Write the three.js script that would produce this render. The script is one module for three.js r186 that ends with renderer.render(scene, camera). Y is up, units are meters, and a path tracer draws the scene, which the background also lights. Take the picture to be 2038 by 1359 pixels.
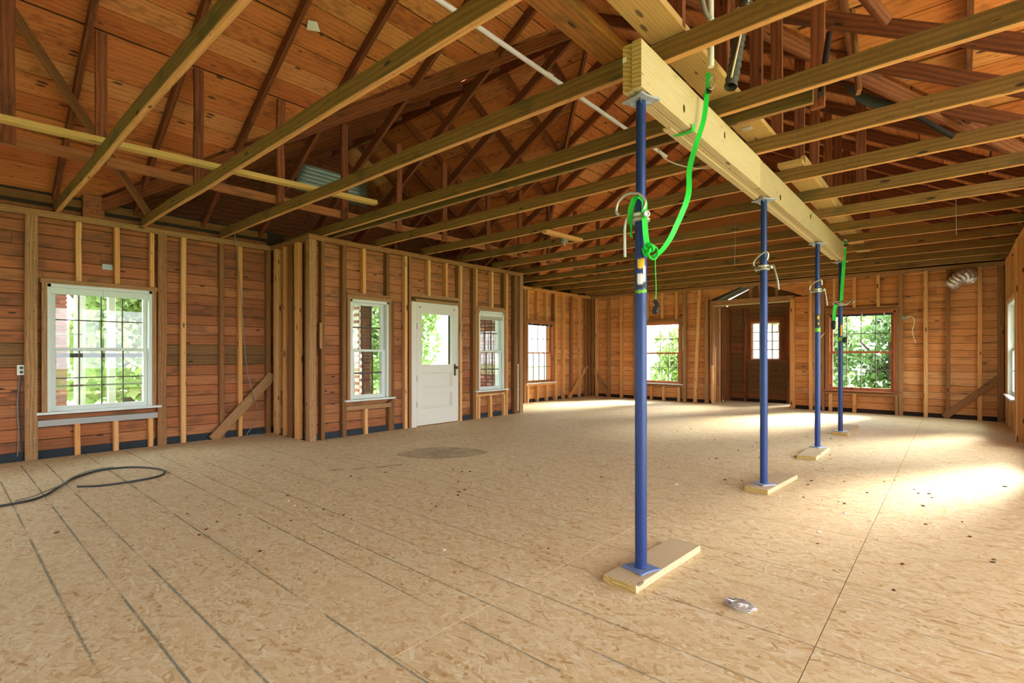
import * as THREE from 'three';
import { mergeGeometries } from 'three/addons/utils/BufferGeometryUtils.js';

// ---------- camera, sky, exposure ----------
const scene = new THREE.Scene();
const renderer = new THREE.WebGLRenderer({ antialias: true });
renderer.toneMapping = THREE.LinearToneMapping;
renderer.toneMappingExposure = 13.4;
renderer.shadowMap.enabled = true;
const camera = new THREE.PerspectiveCamera(68.12, 2038 / 1359, 0.05, 200);
camera.position.set(0, 1.18, 0);
camera.rotation.set(0, THREE.MathUtils.degToRad(41.16), 0);
camera.setViewOffset(2038, 1359, 0, -24.2, 2038, 1359);
scene.background = new THREE.Color(0.90, 0.96, 1.0);
scene.backgroundIntensity = 1.0;
const sun = new THREE.DirectionalLight(0xfff4e8, 4.0);
sun.position.set(5, 9.5, -24);
sun.target.position.set(-2, 0, -6);
sun.castShadow = true;
sun.shadow.radius = 42;
Object.assign(sun.shadow.camera, { left: -25, right: 25, top: 25, bottom: -25, near: 1, far: 60 });
sun.shadow.mapSize.set(4096, 4096);
scene.add(sun, sun.target);

// ---------- random numbers and noise ----------
function rng(a) { return () => { a |= 0; a = a + 0x6D2B79F5 | 0; let t = Math.imul(a ^ a >>> 15, 1 | a); t = t + Math.imul(t ^ t >>> 7, 61 | t) ^ t; return ((t ^ t >>> 14) >>> 0) / 4294967296; }; }
const R = rng(20240611);
const rr = (a, b) => a + (b - a) * R();
const pick = (a) => a[Math.floor(R() * a.length)];
const V = (x, y, z) => new THREE.Vector3(x, y, z);
const lerp = (a, b, t) => a + (b - a) * t, clamp = (x, a, b) => Math.min(b, Math.max(a, x));
const smooth = (a, b, x) => { const t = clamp((x - a) / (b - a), 0, 1); return t * t * (3 - 2 * t); };
function hash(x, y, s) { let h = Math.imul(x, 374761393) ^ Math.imul(y, 668265263) ^ Math.imul(s, 1274126177); h = Math.imul(h ^ h >>> 13, 1274126177); return ((h ^ h >>> 16) >>> 0) / 4294967296; }
function vn(x, y, px, py, s) {
  const xi = Math.floor(x), yi = Math.floor(y), fx = x - xi, fy = y - yi, u = fx * fx * (3 - 2 * fx), v = fy * fy * (3 - 2 * fy);
  const x0 = ((xi % px) + px) % px, x1 = (x0 + 1) % px, y0 = ((yi % py) + py) % py, y1 = (y0 + 1) % py;
  return lerp(lerp(hash(x0, y0, s), hash(x1, y0, s), u), lerp(hash(x0, y1, s), hash(x1, y1, s), u), v);
}
const srgb = (h) => [h >> 16 & 255, h >> 8 & 255, h & 255];

// ---------- textures ----------
function dataTex(W, H, fn, color = true) {
  const d = new Uint8Array(W * H * 4);
  fn(d, W, H);
  const t = new THREE.DataTexture(d, W, H, THREE.RGBAFormat);
  t.wrapS = t.wrapT = THREE.RepeatWrapping; t.magFilter = THREE.LinearFilter; t.minFilter = THREE.LinearMipmapLinearFilter; t.generateMipmaps = true;
  if (color) t.colorSpace = THREE.SRGBColorSpace;
  t.needsUpdate = true;
  return t;
}
// 2 m along the grain by 0.5 m across
function wood(seed, o) {
  const r = rng(seed), L = srgb(o.light), D = srgb(o.dark), S = srgb(o.stain ?? o.dark), W = 1024, H = 512;
  const knots = Array.from({ length: o.knots ?? 5 }, () => [r() * W, r() * H, 5 + r() * 9]);
  const nails = Array.from({ length: o.nails ?? 0 }, () => [r() * W, r() * H, 1 + r() * 2.2]);
  return dataTex(W, H, (d) => {
    const k = new Float32Array(W * H), bend = new Float32Array(W * H);
    for (const [kx, ky, kr] of knots) for (let dy = -kr * 5 | 0; dy < kr * 5; dy++) for (let dx = -kr * 9 | 0; dx < kr * 9; dx++) {
      const i = (((ky + dy) % H + H) % H | 0) * W + (((kx + dx) % W + W) % W | 0), q = Math.hypot(dx / 1.7, dy) / kr;
      k[i] = Math.max(k[i], 1 - smooth(0.75, 1.25, q)); bend[i] += Math.exp(-q * q / 3) * Math.sign(dy) * kr * 0.7;
    }
    for (const [kx, ky, kr] of nails) { const el = 1 + r() * 3; for (let dy = -8; dy < 9; dy++) for (let dx = -24; dx < 25; dx++) {
      const i = (((ky + dy) % H + H) % H | 0) * W + (((kx + dx) % W + W) % W | 0); k[i] = Math.max(k[i], (1 - smooth(0.6, 1.4, Math.hypot(dx / el, dy) / kr)) * 0.8);
    } }
    for (let y = 0; y < H; y++) for (let x = 0; x < W; x++) {
      const i = y * W + x, w = vn(x / 128, y / 64, 8, 8, seed) * 14 + vn(x / 40, y / 40, 26, 13, seed + 9) * 3, yy = y + w + bend[i];
      const ring = Math.pow(Math.abs(Math.sin(Math.PI * (yy / H) * (o.rings ?? 22) + 2 * vn(x / 256, y / 128, 4, 4, seed + 1))), o.sharp ?? 2);
      const fine = vn(x / 24, yy / 1.6, 43, 320, seed + 2), mid = vn(x / 70, yy / 7, 15, 73, seed + 3), blot = vn(x / 150, y / 90, 7, 6, seed + 4) * 0.6 + vn(x / 46, y / 34, 22, 15, seed + 5) * 0.4;
      let t = (o.ring ?? 0.35) * ring + (o.fine ?? 0.35) * fine + (o.mid ?? 0.3) * mid;
      t = clamp((t - 0.28) * (o.contrast ?? 1.2), 0, 1);
      const s = smooth(o.s0 ?? 0.55, o.s1 ?? 0.85, blot) * (o.stainAmt ?? 0.4), kk = k[i] * (o.knotDark ?? 0.75);
      const streak = o.saw ? (vn(x / 3.2, y / 60, 320, 8, seed + 6) - 0.5) * o.saw : 0;
      for (let c = 0; c < 3; c++) {
        let v = lerp(L[c], D[c], t); v = lerp(v, S[c], s); v = lerp(v, D[c] * 0.35, kk); v *= 1 + streak + (fine - 0.5) * 0.1;
        d[i * 4 + c] = clamp(v, 0, 255);
      }
      d[i * 4 + 3] = 255;
    }
  });
}
const T = {
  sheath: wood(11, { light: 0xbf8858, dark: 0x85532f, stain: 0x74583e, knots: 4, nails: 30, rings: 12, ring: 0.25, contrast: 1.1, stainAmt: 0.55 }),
  sheathFar: wood(13, { light: 0xd39c63, dark: 0x9c6338, stain: 0x8a6848, knots: 4, nails: 30, rings: 12, ring: 0.25, contrast: 1.1, stainAmt: 0.5 }),  // lighter copy for the far walls, standing in for stronger light there
  roof: wood(23, { light: 0xcc8a52, dark: 0x935429, stain: 0x7a4c2a, knots: 6, nails: 150, rings: 10, ring: 0.22, fine: 0.4, contrast: 1.15, stainAmt: 0.4 }),
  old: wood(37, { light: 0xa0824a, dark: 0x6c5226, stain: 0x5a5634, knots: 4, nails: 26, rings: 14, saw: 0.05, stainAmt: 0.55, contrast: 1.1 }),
  aged: wood(41, { light: 0xa88054, dark: 0x704c28, stain: 0x786040, knots: 3, nails: 40, rings: 16, saw: 0.07, fine: 0.5, stainAmt: 0.5, contrast: 1.2 }),
  fresh: wood(53, { light: 0xd4a66c, dark: 0xa6723c, stain: 0xba8a52, knots: 7, nails: 10, rings: 16, contrast: 1.0, stainAmt: 0.3 }),
  beam: wood(67, { light: 0xcfc2a4, dark: 0xae9870, stain: 0xbaa67e, knots: 5, nails: 24, rings: 26, ring: 0.4, sharp: 3, contrast: 0.85, stainAmt: 0.25, knotDark: 0.6 }),
  joistUnder: wood(83, { light: 0xd6a468, dark: 0xa87440, stain: 0xb98a54, knots: 2, nails: 130, rings: 14, stainAmt: 0.4 }),
  rafter: wood(71, { light: 0xa9673a, dark: 0x62361a, stain: 0x4f3420, knots: 3, nails: 30, rings: 12, saw: 0.05, stainAmt: 0.5 }),
};
const endGrain = dataTex(256, 256, (d, W, H) => {
  for (let y = 0; y < H; y++) for (let x = 0; x < W; x++) {
    const q = Math.hypot(x - 40, y + 260) + vn(x / 30, y / 30, 9, 9, 5) * 8, t = Math.pow(Math.abs(Math.sin(q / 7.5)), 2), i = (y * W + x) * 4, n = vn(x / 3, y / 3, 86, 86, 6) * 0.15;
    d[i] = lerp(206, 172, t) * (1 - n); d[i + 1] = lerp(180, 142, t) * (1 - n); d[i + 2] = lerp(112, 76, t) * (1 - n); d[i + 3] = 255;
  }
});
function grit(seed, a, b, n, W = 256) { // speckled grey noise
  return dataTex(W, W, (d) => { for (let y = 0; y < W; y++) for (let x = 0; x < W; x++) { const i = (y * W + x) * 4, v = lerp(a, b, vn(x / n, y / n, W / n, W / n, seed) * 0.5 + vn(x / 2, y / 2, W / 2, W / 2, seed + 1) * 0.5); d[i] = d[i + 1] = d[i + 2] = v; d[i + 3] = 255; } }, false);
}
// oriented strand board, 1.22 m by 2.44 m
function osbTexture() {
  const W = 1024, H = 2048, c = document.createElement('canvas'); c.width = W; c.height = H;
  const g = c.getContext('2d'), r = rng(77);
  g.fillStyle = '#dec290'; g.fillRect(0, 0, W, H);
  const tones = ['#e6cf9c', '#e0c490', '#ead5a6', '#d8b984', '#e7cf9e', '#ddbf8a', '#cda972', '#eeddb4', '#e3c894', '#d4b178', '#e9d19f', '#be965e'];
  for (let i = 0; i < 11500; i++) {
    const x = r() * W, y = r() * H, l = 20 + r() * r() * 95, w = 4 + r() * 16, a = (r() + r() + r() - 1.5) * 1.25, t = tones[Math.floor(r() * r() * tones.length * 1.3) % tones.length];
    for (const [ox, oy] of [[0, 0], [x < 110 ? W : x > W - 110 ? -W : 0, 0], [0, y < 110 ? H : y > H - 110 ? -H : 0]]) {
      if (!ox && !oy && i % 1) continue;
      g.save(); g.translate(x + ox, y + oy); g.rotate(a); g.globalAlpha = 0.62; g.fillStyle = t;
      g.beginPath(); g.moveTo(-l / 2, -w * 0.3); g.lineTo(-l * 0.38, -w / 2); g.lineTo(l * 0.4, -w * 0.45); g.lineTo(l / 2, w * 0.1); g.lineTo(l * 0.36, w / 2); g.lineTo(-l * 0.42, w * 0.4); g.closePath(); g.fill();
      if (i % 5 === 0) { g.globalAlpha = 0.35; g.strokeStyle = '#8a6236'; g.lineWidth = 1; g.beginPath(); g.moveTo(-l * 0.42, w * 0.4); g.lineTo(l * 0.36, w / 2); g.stroke(); }
      g.restore();
    }
  }
  const t = new THREE.CanvasTexture(c); t.colorSpace = THREE.SRGBColorSpace; t.wrapS = t.wrapT = THREE.RepeatWrapping; t.magFilter = THREE.LinearFilter;
  return t;
}
const tOsb = osbTexture();
const tGrit = grit(5, 120, 255, 8), tChalk = dataTex(512, 16, (d, W, H) => { for (let y = 0; y < H; y++) for (let x = 0; x < W; x++) { const i = (y * W + x) * 4, e = 1 - Math.pow(Math.abs(y - 7.5) / 8, 2), v = clamp((vn(x / 3, y / 2, 170, 8, 3) * 0.7 + vn(x / 40, 0.5, 13, 1, 4) * 0.75 - 0.35) * 1.9, 0, 1) * e; d[i] = d[i + 1] = d[i + 2] = v * 235; d[i + 3] = 255; } }, false);

// ---------- materials ----------
const std = (o) => new THREE.MeshStandardMaterial({ roughness: 0.85, metalness: 0, ...o });
const woodMat = (t, hex = 0xffffff, o = {}) => std({ map: t, bumpMap: t, bumpScale: 0.0012, color: hex, roughness: 0.82, ...o });
const M = {
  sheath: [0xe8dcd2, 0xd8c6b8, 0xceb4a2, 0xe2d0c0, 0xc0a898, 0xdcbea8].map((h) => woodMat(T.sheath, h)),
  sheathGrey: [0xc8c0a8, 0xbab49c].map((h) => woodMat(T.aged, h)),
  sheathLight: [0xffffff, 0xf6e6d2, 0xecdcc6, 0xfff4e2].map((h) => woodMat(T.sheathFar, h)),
  roof: [0xffffff, 0xf2dcc8, 0xffeedd, 0xe6c8ae, 0xf8e2cc].map((h) => woodMat(T.roof, h)),
  rafter: [0xd8ccc4, 0xc0b0a6].map((h) => woodMat(T.rafter, h)),
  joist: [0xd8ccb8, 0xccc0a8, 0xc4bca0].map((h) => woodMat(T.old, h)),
  joistUnder: woodMat(T.joistUnder), // joist undersides, paler than the sides, with lath nail holes
  joistGreen: woodMat(T.old, 0xa4ac8c),
  aged: [0xffffff, 0xeeddcc, 0xddc8b0].map((h) => woodMat(T.aged, h)),
  olive: [0xc8b890, 0xb8a884].map((h) => woodMat(T.aged, h)),
  fresh: [0xffffff, 0xf8ead4, 0xfff4e0].map((h) => woodMat(T.fresh, h)),
  beam: woodMat(T.beam, 0xf0ebe2), beamGrey: woodMat(T.beam, 0xdcd6c8), plank: woodMat(T.beam, 0xe2c898), brownPlank: woodMat(T.old, 0xf4c48c), yellow: woodMat(T.beam, 0xffe8a4),
  end: std({ map: endGrain, roughness: 0.9 }),
  greyPaint: std({ color: 0x9c9d98, roughness: 0.8, bumpMap: tGrit, bumpScale: 0.002 }),
  backing: std({ color: 0x2c1d14 }), sill: std({ color: 0x232b30, roughness: 0.9, bumpMap: tGrit, bumpScale: 0.004 }),
  osb: std({ map: tOsb, color: 0xeef4fc, bumpMap: tOsb, bumpScale: 0.0015, roughness: 0.8 }),
  chalk: std({ color: 0x7c8678, alphaMap: tChalk, transparent: true, opacity: 0.8, roughness: 1 }),
  white: std({ color: 0xc4cdc6, roughness: 0.55 }), offWhite: std({ color: 0xc9c7ba, roughness: 0.6 }), mint: std({ color: 0xc4d3c6, roughness: 0.6 }),
  brownFrame: woodMat(T.sheath, 0xf0d0b8), pinkFrame: woodMat(T.sheath, 0xe8c4c0), muntin: std({ color: 0x4a4038, roughness: 0.7 }), muntinWhite: std({ color: 0xb9bdb4, roughness: 0.6 }),  // muntin colour darkened to read as backlit against the windows
  glass: new THREE.MeshPhysicalMaterial({ color: 0xf4faf6, transmission: 1, thickness: 0, roughness: 0.0, ior: 1.5 }),
  frosted: new THREE.MeshPhysicalMaterial({ color: 0xf4faf8, transmission: 1, thickness: 0, roughness: 0.35, ior: 1.5, bumpMap: grit(9, 0, 255, 16), bumpScale: 0.003 }),
  blue: std({ color: 0x15346e, roughness: 0.42, metalness: 0.15, bumpMap: tGrit, bumpScale: 0.0004 }), blueWorn: std({ color: 0x6e86b4, roughness: 0.6, metalness: 0.3, bumpMap: tGrit, bumpScale: 0.001 }), plateGrey: std({ color: 0xaab4cc, roughness: 0.5, metalness: 0.4 }),
  zinc: std({ color: 0xb9c2b4, roughness: 0.38, metalness: 0.75 }), steel: std({ color: 0xb8b8b4, roughness: 0.3, metalness: 0.9 }),
  green: std({ color: 0x16c83c, roughness: 0.6 }), black: std({ color: 0x101214, roughness: 0.6 }), cable: std({ color: 0x22282b, roughness: 0.55 }), greyCable: std({ color: 0x77746a, roughness: 0.6 }), cream: std({ color: 0xe6dcc0, roughness: 0.5 }),
  pvc: std({ color: 0xd9dcd6, roughness: 0.4 }), duct: std({ color: 0x50524f, roughness: 0.6, metalness: 0.3, bumpMap: tGrit, bumpScale: 0.004 }),
  foil: std({ color: 0xd4d4d4, roughness: 0.34, metalness: 0.7 }), galv: std({ color: 0xc9ccc4, roughness: 0.45, metalness: 0.4 }), tin: std({ color: 0x8f928a, roughness: 0.5, metalness: 0.6 }),
  tar: std({ color: 0x25262a, roughness: 0.95 }), felt: std({ color: 0x2c2b29, roughness: 1 }),
  labelYellow: std({ color: 0xd8b020, roughness: 0.7 }), labelWhite: std({ color: 0xd8dcd8, roughness: 0.6 }), labelGreen: std({ color: 0x6fb82e, roughness: 0.6 }), labelDark: std({ color: 0x22282a, roughness: 0.6 }),
  brass: std({ color: 0x5b4a30, roughness: 0.45, metalness: 0.7 }),
  brick: [0x8d5040, 0x9b5c48, 0x7d4638, 0xa66a54, 0x8a5a4c].map((h) => std({ color: h, roughness: 0.9, bumpMap: tGrit, bumpScale: 0.003 })), mortar: std({ color: 0xb8b0a2, roughness: 1 }),
  grass: std({ color: 0x6f8d3e, roughness: 1, bumpMap: tGrit, bumpScale: 0.02 }), bark: std({ color: 0x4d3f31, roughness: 1 }),
  leaf: [0x5a7a40, 0x748f4c, 0x8c9f5c].map((h) => new THREE.MeshPhysicalMaterial({ color: h, roughness: 0.9, transmission: 0.3, thickness: 0, side: THREE.DoubleSide })),
  dirt: std({ color: 0x4a3a2a, roughness: 1 }), debris: std({ color: 0x3c2a1c, roughness: 1 }), stain: std({ color: 0x6a685c, roughness: 0.9, transparent: true, opacity: 0.42, alphaMap: grit(31, 70, 255, 32) }),
};

// ---------- geometry helpers ----------
const counts = {};
function numbered(n) { const c = counts[n] = (counts[n] ?? -1) + 1; return c ? n + '_' + String(c).padStart(3, '0') : n; }
function finish(m) { m.castShadow = m.receiveShadow = true; return m; }
function add(parent, name, geo, mat, x = 0, y = 0, z = 0) { const m = finish(new THREE.Mesh(geo, mat)); m.name = parent === scene ? numbered(name) : childName(parent, name); m.position.set(x, y, z); parent.add(m); return m; }
function childName(p, n) { const k = p.userData_names ??= {}; const c = k[n] = (k[n] ?? -1) + 1; return c ? n + '_' + String(c).padStart(3, '0') : n; }
function structure(name) { const g = new THREE.Group(); g.name = name; g.userData.kind = 'structure'; scene.add(g); return g; }
function thing(name, label, category, p = [0, 0, 0], group) { const g = new THREE.Group(); g.name = numbered(name); g.position.set(...p); g.userData = { label, category }; if (group) g.userData.group = group; scene.add(g); return g; }
function tag(m, label, category, group) { Object.assign(m.userData, { label, category }); if (group) m.userData.group = group; return m; }
// a sawn stick: length along x, h along y, w along z, eased edges
function stick(L, h, w, { ch = 0.0025, segs = 1, wob = 0, ends = false, under = false } = {}) {
  ch = Math.min(ch, h / 4, w / 4);
  const ring = [[-h / 2 + ch, -w / 2], [h / 2 - ch, -w / 2], [h / 2, -w / 2 + ch], [h / 2, w / 2 - ch], [h / 2 - ch, w / 2], [-h / 2 + ch, w / 2], [-h / 2, w / 2 - ch], [-h / 2, -w / 2 + ch]];
  const pos = [], uv = [], per = [0], ru = R() * 7, rv = R() * 3; let s = 0;
  for (let i = 0; i < 8; i++) { const a = ring[i], b = ring[(i + 1) % 8]; s += Math.hypot(a[0] - b[0], a[1] - b[1]); per.push(s); }
  const off = Array.from({ length: segs + 1 }, (_, i) => [i / segs * L - L / 2, wob * (R() - 0.5), wob * (R() - 0.5)]);
  const P = (i, k) => [off[i][0], ring[k % 8][0] + off[i][1], ring[k % 8][1] + off[i][2]];
  const push = (p, u, v) => { pos.push(...p); uv.push(u, v); };
  let underAt = 0;
  for (const pass of under ? [0, 1] : [0]) { if (pass) underAt = pos.length / 3; for (let i = 0; i < segs; i++) for (let k = 0; k < 8; k++) {
    if (under && (k === 6) !== !!pass) continue;
    const a = P(i, k), b = P(i + 1, k), c = P(i + 1, k + 1), d = P(i, k + 1), u0 = off[i][0] / 2 + ru, u1 = off[i + 1][0] / 2 + ru, v0 = per[k] / 0.5 + rv, v1 = per[k + 1] / 0.5 + rv;
    push(a, u0, v0); push(c, u1, v1); push(b, u1, v0); push(a, u0, v0); push(d, u0, v1); push(c, u1, v1);
  } }
  const sideN = pos.length / 3;
  for (const [i, flip] of [[0, false], [segs, true]]) for (let k = 1; k < 7; k++) {
    const t = [P(i, 0), P(i, k), P(i, k + 1)]; if (flip) t.reverse(); const e = ends ? 4 : 2;
    t.forEach((p) => push(p, p[2] * e + ru, p[1] * e + rv));
  }
  const g = new THREE.BufferGeometry();
  g.setAttribute('position', new THREE.Float32BufferAttribute(pos, 3)); g.setAttribute('uv', new THREE.Float32BufferAttribute(uv, 2));
  if (under) { g.addGroup(0, underAt, 0); g.addGroup(underAt, sideN - underAt, 1); g.addGroup(sideN, pos.length / 3 - sideN, 0); }
  if (ends) { g.addGroup(0, sideN, 0); g.addGroup(sideN, pos.length / 3 - sideN, 1); }
  g.computeVertexNormals();
  return g;
}
function bar(parent, name, p0, p1, h, w, mat, up = [0, 1, 0], o = {}) {
  const a = V(...p0), b = V(...p1), x = b.clone().sub(a), L = x.length(); x.normalize();
  const z = x.clone().cross(V(...up)).normalize(), y = z.clone().cross(x);
  const m = add(parent, name, stick(L, h, w, o), mat);
  m.quaternion.setFromRotationMatrix(new THREE.Matrix4().makeBasis(x, y, z));
  m.position.copy(a.add(b).multiplyScalar(0.5));
  if (parent !== scene) m.position.sub(parent.position);
  return m;
}
function box(parent, name, x0, x1, y0, y1, z0, z1, mat, o) { // grain along the longest side
  const d = [x1 - x0, y1 - y0, z1 - z0], c = [(x0 + x1) / 2, (y0 + y1) / 2, (z0 + z1) / 2];
  if (d[1] >= d[0] && d[1] >= d[2]) return bar(parent, name, [c[0], y0, c[2]], [c[0], y1, c[2]], d[2], d[0], mat, [0, 0, 1], o);
  if (d[0] >= d[2]) return bar(parent, name, [x0, c[1], c[2]], [x1, c[1], c[2]], d[1], d[2], mat, [0, 1, 0], o);
  return bar(parent, name, [c[0], c[1], z0], [c[0], c[1], z1], d[1], d[0], mat, [0, 1, 0], o);
}
function tube(parent, name, pts, r, mat, n = 40, closed = false) {
  const c = new THREE.CatmullRomCurve3(pts.map((p) => V(...p)), closed, 'centripetal');
  return add(parent, name, new THREE.TubeGeometry(c, n, r, 8, closed), mat, ...(parent === scene ? [0, 0, 0] : parent.position.clone().negate().toArray()));
}
function cyl(parent, name, p0, p1, r, mat, r2 = r, n = 20) {
  const a = V(...p0), b = V(...p1), d = b.clone().sub(a), m = add(parent, name, new THREE.CylinderGeometry(r2, r, d.length(), n), mat);
  m.quaternion.setFromUnitVectors(V(0, 1, 0), d.normalize()); m.position.copy(a.add(b).multiplyScalar(0.5)); if (parent !== scene) m.position.sub(parent.position);
  return m;
}
// flat webbing that follows a path, w = width direction
function ribbon(pts, width, thick, wdir, n = 40) {
  const c = new THREE.CatmullRomCurve3(pts.map((p) => V(...p)), false, 'centripetal'), pos = [], idx = [], wd = wdir.map((w) => V(...w));
  for (let i = 0; i <= n; i++) {
    const t = i / n, p = c.getPoint(t), d = c.getTangent(t), f = t * (wd.length - 1), k = Math.min(Math.floor(f), wd.length - 2), w = (wd.length > 1 ? wd[k].clone().lerp(wd[k + 1], f - k) : wd[0].clone());
    w.addScaledVector(d, -w.dot(d)).normalize(); const nn = d.clone().cross(w).normalize();
    for (const [a, b] of [[-1, -1], [1, -1], [1, 1], [-1, 1]]) pos.push(...p.clone().addScaledVector(w, a * width / 2).addScaledVector(nn, b * thick / 2).toArray());
    if (i) for (let q = 0; q < 4; q++) { const a = (i - 1) * 4 + q, b = (i - 1) * 4 + (q + 1) % 4; idx.push(a, b, a + 4, b, b + 4, a + 4); }
  }
  idx.push(0, 2, 1, 0, 3, 2); const e = n * 4; idx.push(e, e + 1, e + 2, e, e + 2, e + 3);
  const g = new THREE.BufferGeometry(); g.setAttribute('position', new THREE.Float32BufferAttribute(pos, 3)); g.setIndex(idx); const h = g.toNonIndexed(); h.computeVertexNormals(); return h;
}
function prism(poly, axisN, thick) { // flat polygon (Vector3 list, planar) given thickness along axisN
  const n = poly.length, top = poly.map((p) => p.clone().addScaledVector(axisN, thick)), pos = [], tri = (a, b, c) => pos.push(...a.toArray(), ...b.toArray(), ...c.toArray());
  for (let i = 1; i < n - 1; i++) { tri(poly[0], poly[i + 1], poly[i]); tri(top[0], top[i], top[i + 1]); }
  for (let i = 0; i < n; i++) { const j = (i + 1) % n; tri(poly[i], poly[j], top[j]); tri(poly[i], top[j], top[i]); }
  const g = new THREE.BufferGeometry(); g.setAttribute('position', new THREE.Float32BufferAttribute(pos, 3)); g.computeVertexNormals(); return g;
}

// ---------- walls ----------
// s runs to the right as seen from inside, d outwards from the face of the studs
function Wall(name, o, dir, len) {
  const g = structure(name), out = dir[0] ? [0, -dir[0]] : [dir[1], 0];
  return { g, o, dir, out, len, P: (s, y, d) => [o[0] + dir[0] * s + out[0] * d, y, o[1] + dir[1] * s + out[1] * d], S: (c) => dir[0] ? (c - o[0]) / dir[0] : (c - o[1]) / dir[1], holes: [] };
}
function along(w, parent, name, s0, s1, y0, y1, d0, d1, mat, o) { return bar(parent, name, w.P(s0, (y0 + y1) / 2, (d0 + d1) / 2), w.P(s1, (y0 + y1) / 2, (d0 + d1) / 2), y1 - y0, d1 - d0, mat, [0, 1, 0], o); }
function upright(w, parent, name, s0, s1, y0, y1, d0, d1, mat, o) { return bar(parent, name, w.P((s0 + s1) / 2, y0, (d0 + d1) / 2), w.P((s0 + s1) / 2, y1, (d0 + d1) / 2), s1 - s0, d1 - d0, mat, [w.dir[0], 0, w.dir[1]], o); }
const D0 = 0.09;
function sheathe(w, mats, { y0 = 0.07, y1 = 2.8, h = 0.137, grey = [], sMin = 0, sMax = w.len, longest = 3.4 } = {}) {
  const n = Math.round((y1 - y0) / h), hh = (y1 - y0) / n;
  for (let i = 0; i < n; i++) {
    const a = y0 + i * hh, b = a + hh, cuts = [sMin, sMax];
    for (const q of w.holes) if (q.y1 > a + 0.004 && q.y0 < b - 0.004) cuts.push(q.s0, q.s1);
    cuts.sort((p, q) => p - q);
    let run = null; const runs = [];
    for (let k = 0; k + 1 < cuts.length; k++) {
      const s0 = Math.max(cuts[k], sMin), s1 = Math.min(cuts[k + 1], sMax); if (s1 - s0 < 0.01) continue;
      let ya = a, yb = b;
      for (const q of w.holes) if (q.s0 < s1 - 0.005 && q.s1 > s0 + 0.005) { if (q.y0 <= ya + 0.004 && q.y1 >= yb - 0.004) yb = ya; else if (q.y0 > ya && q.y0 < yb) yb = q.y0; else if (q.y1 > ya && q.y1 < yb) ya = q.y1; }
      if (yb - ya < 0.012) { run = null; continue; }
      if (run && run[1] === s0 && run[2] === ya && run[3] === yb) run[1] = s1; else { run = [s0, s1, ya, yb]; runs.push(run); }
    }
    let shade = pick(mats); if (grey.some(([g0, g1]) => (a + b) / 2 > g0 && (a + b) / 2 < g1)) shade = null;
    for (const [s0, s1, ya, yb] of runs) {
      let p = s0;
      while (p < s1 - 0.01) {
        let q = p + rr(1.4, longest); if (s1 - q < 0.5) q = s1;
        const dd = D0 + rr(-0.004, 0.004);
        along(w, w.g, 'board', p + 0.001, q - 0.0015, ya + 0.0025, yb - 0.0025, dd, dd + 0.022, shade ? (R() < 0.6 ? shade : pick(mats)) : pick(M.sheathGrey), { ch: 0.004 });
        p = q;
      }
    }
  }
}
function backing(w, y0 = -0.4, y1 = 3.0, t = 0.14, sMin = 0, sMax = w.len) {
  const sh = new THREE.Shape([[sMin, y0], [sMax, y0], [sMax, y1], [sMin, y1]].map((p) => new THREE.Vector2(...p)));
  for (const q of w.holes) if (!q.soft) sh.holes.push(new THREE.Path((q.poly ?? [[q.s0, q.y0], [q.s1, q.y0], [q.s1, q.y1], [q.s0, q.y1]]).map((p) => new THREE.Vector2(...p))));
  const m = add(w.g, 'backing', new THREE.ExtrudeGeometry(sh, { depth: t, bevelEnabled: false }), M.backing);
  m.matrixAutoUpdate = true;
  m.quaternion.setFromRotationMatrix(new THREE.Matrix4().makeBasis(V(w.dir[0], 0, w.dir[1]), V(0, 1, 0), V(-w.out[0], 0, -w.out[1])));
  m.position.set(...w.P(0, 0, D0 + 0.032 + t));
}
const plates = (w, s0, s1, mat = pick(M.aged)) => { along(w, w.g, 'top_plate', s0, s1, 2.715, 2.785, 0, 0.09, mat, { segs: 6, wob: 0.008 }); };
// studs: [s0, s1, y0, y1, material, d0, d1]
function studs(w, list) { for (const [s0, s1, y0, y1, mat, d0 = 0, d1 = D0 - 0.006] of list) upright(w, w.g, 'stud', s0, s1, y0, y1, d0 + rr(-0.003, 0.004), d1, mat ?? pick(M.fresh), { segs: 3, wob: 0.006 }); }

// ---------- windows ----------
let nWin = 0;
function openingGroup(w, name, s) { const g = structure(name); g.position.set(...w.P(s, 0, 0)); g.quaternion.setFromRotationMatrix(new THREE.Matrix4().makeBasis(V(w.dir[0], 0, w.dir[1]), V(0, 1, 0), V(-w.out[0], 0, -w.out[1]))); return g; }
function lbox(parent, name, x0, x1, y0, y1, z0, z1, mat, o) { // in the opening's own frame
  const d = [x1 - x0, y1 - y0, z1 - z0], i = d.indexOf(Math.max(...d)), m = add(parent, name, stick(d[i], i === 1 ? d[0] : d[1], i === 2 ? d[0] : d[2], o), mat, (x0 + x1) / 2, (y0 + y1) / 2, (z0 + z1) / 2);
  if (i === 1) m.rotation.z = Math.PI / 2; if (i === 2) m.rotation.y = Math.PI / 2;
  return m;
}
function frameGeo(x0, x1, y0, y1, side, top, bottom, depth, extra = []) {
  const R4 = (a, b, c, d, K) => new K([[a, c], [b, c], [b, d], [a, d]].map((p) => new THREE.Vector2(...p)));
  const sh = R4(x0, x1, y0, y1, THREE.Shape); sh.holes.push(R4(x0 + side, x1 - side, y0 + bottom, y1 - top, THREE.Path)); extra.forEach((e) => sh.holes.push(R4(...e, THREE.Path)));
  return new THREE.ExtrudeGeometry(sh, { depth, bevelEnabled: true, bevelThickness: 0.003, bevelSize: 0.003, bevelOffset: -0.003, bevelSegments: 1 });
}
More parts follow.
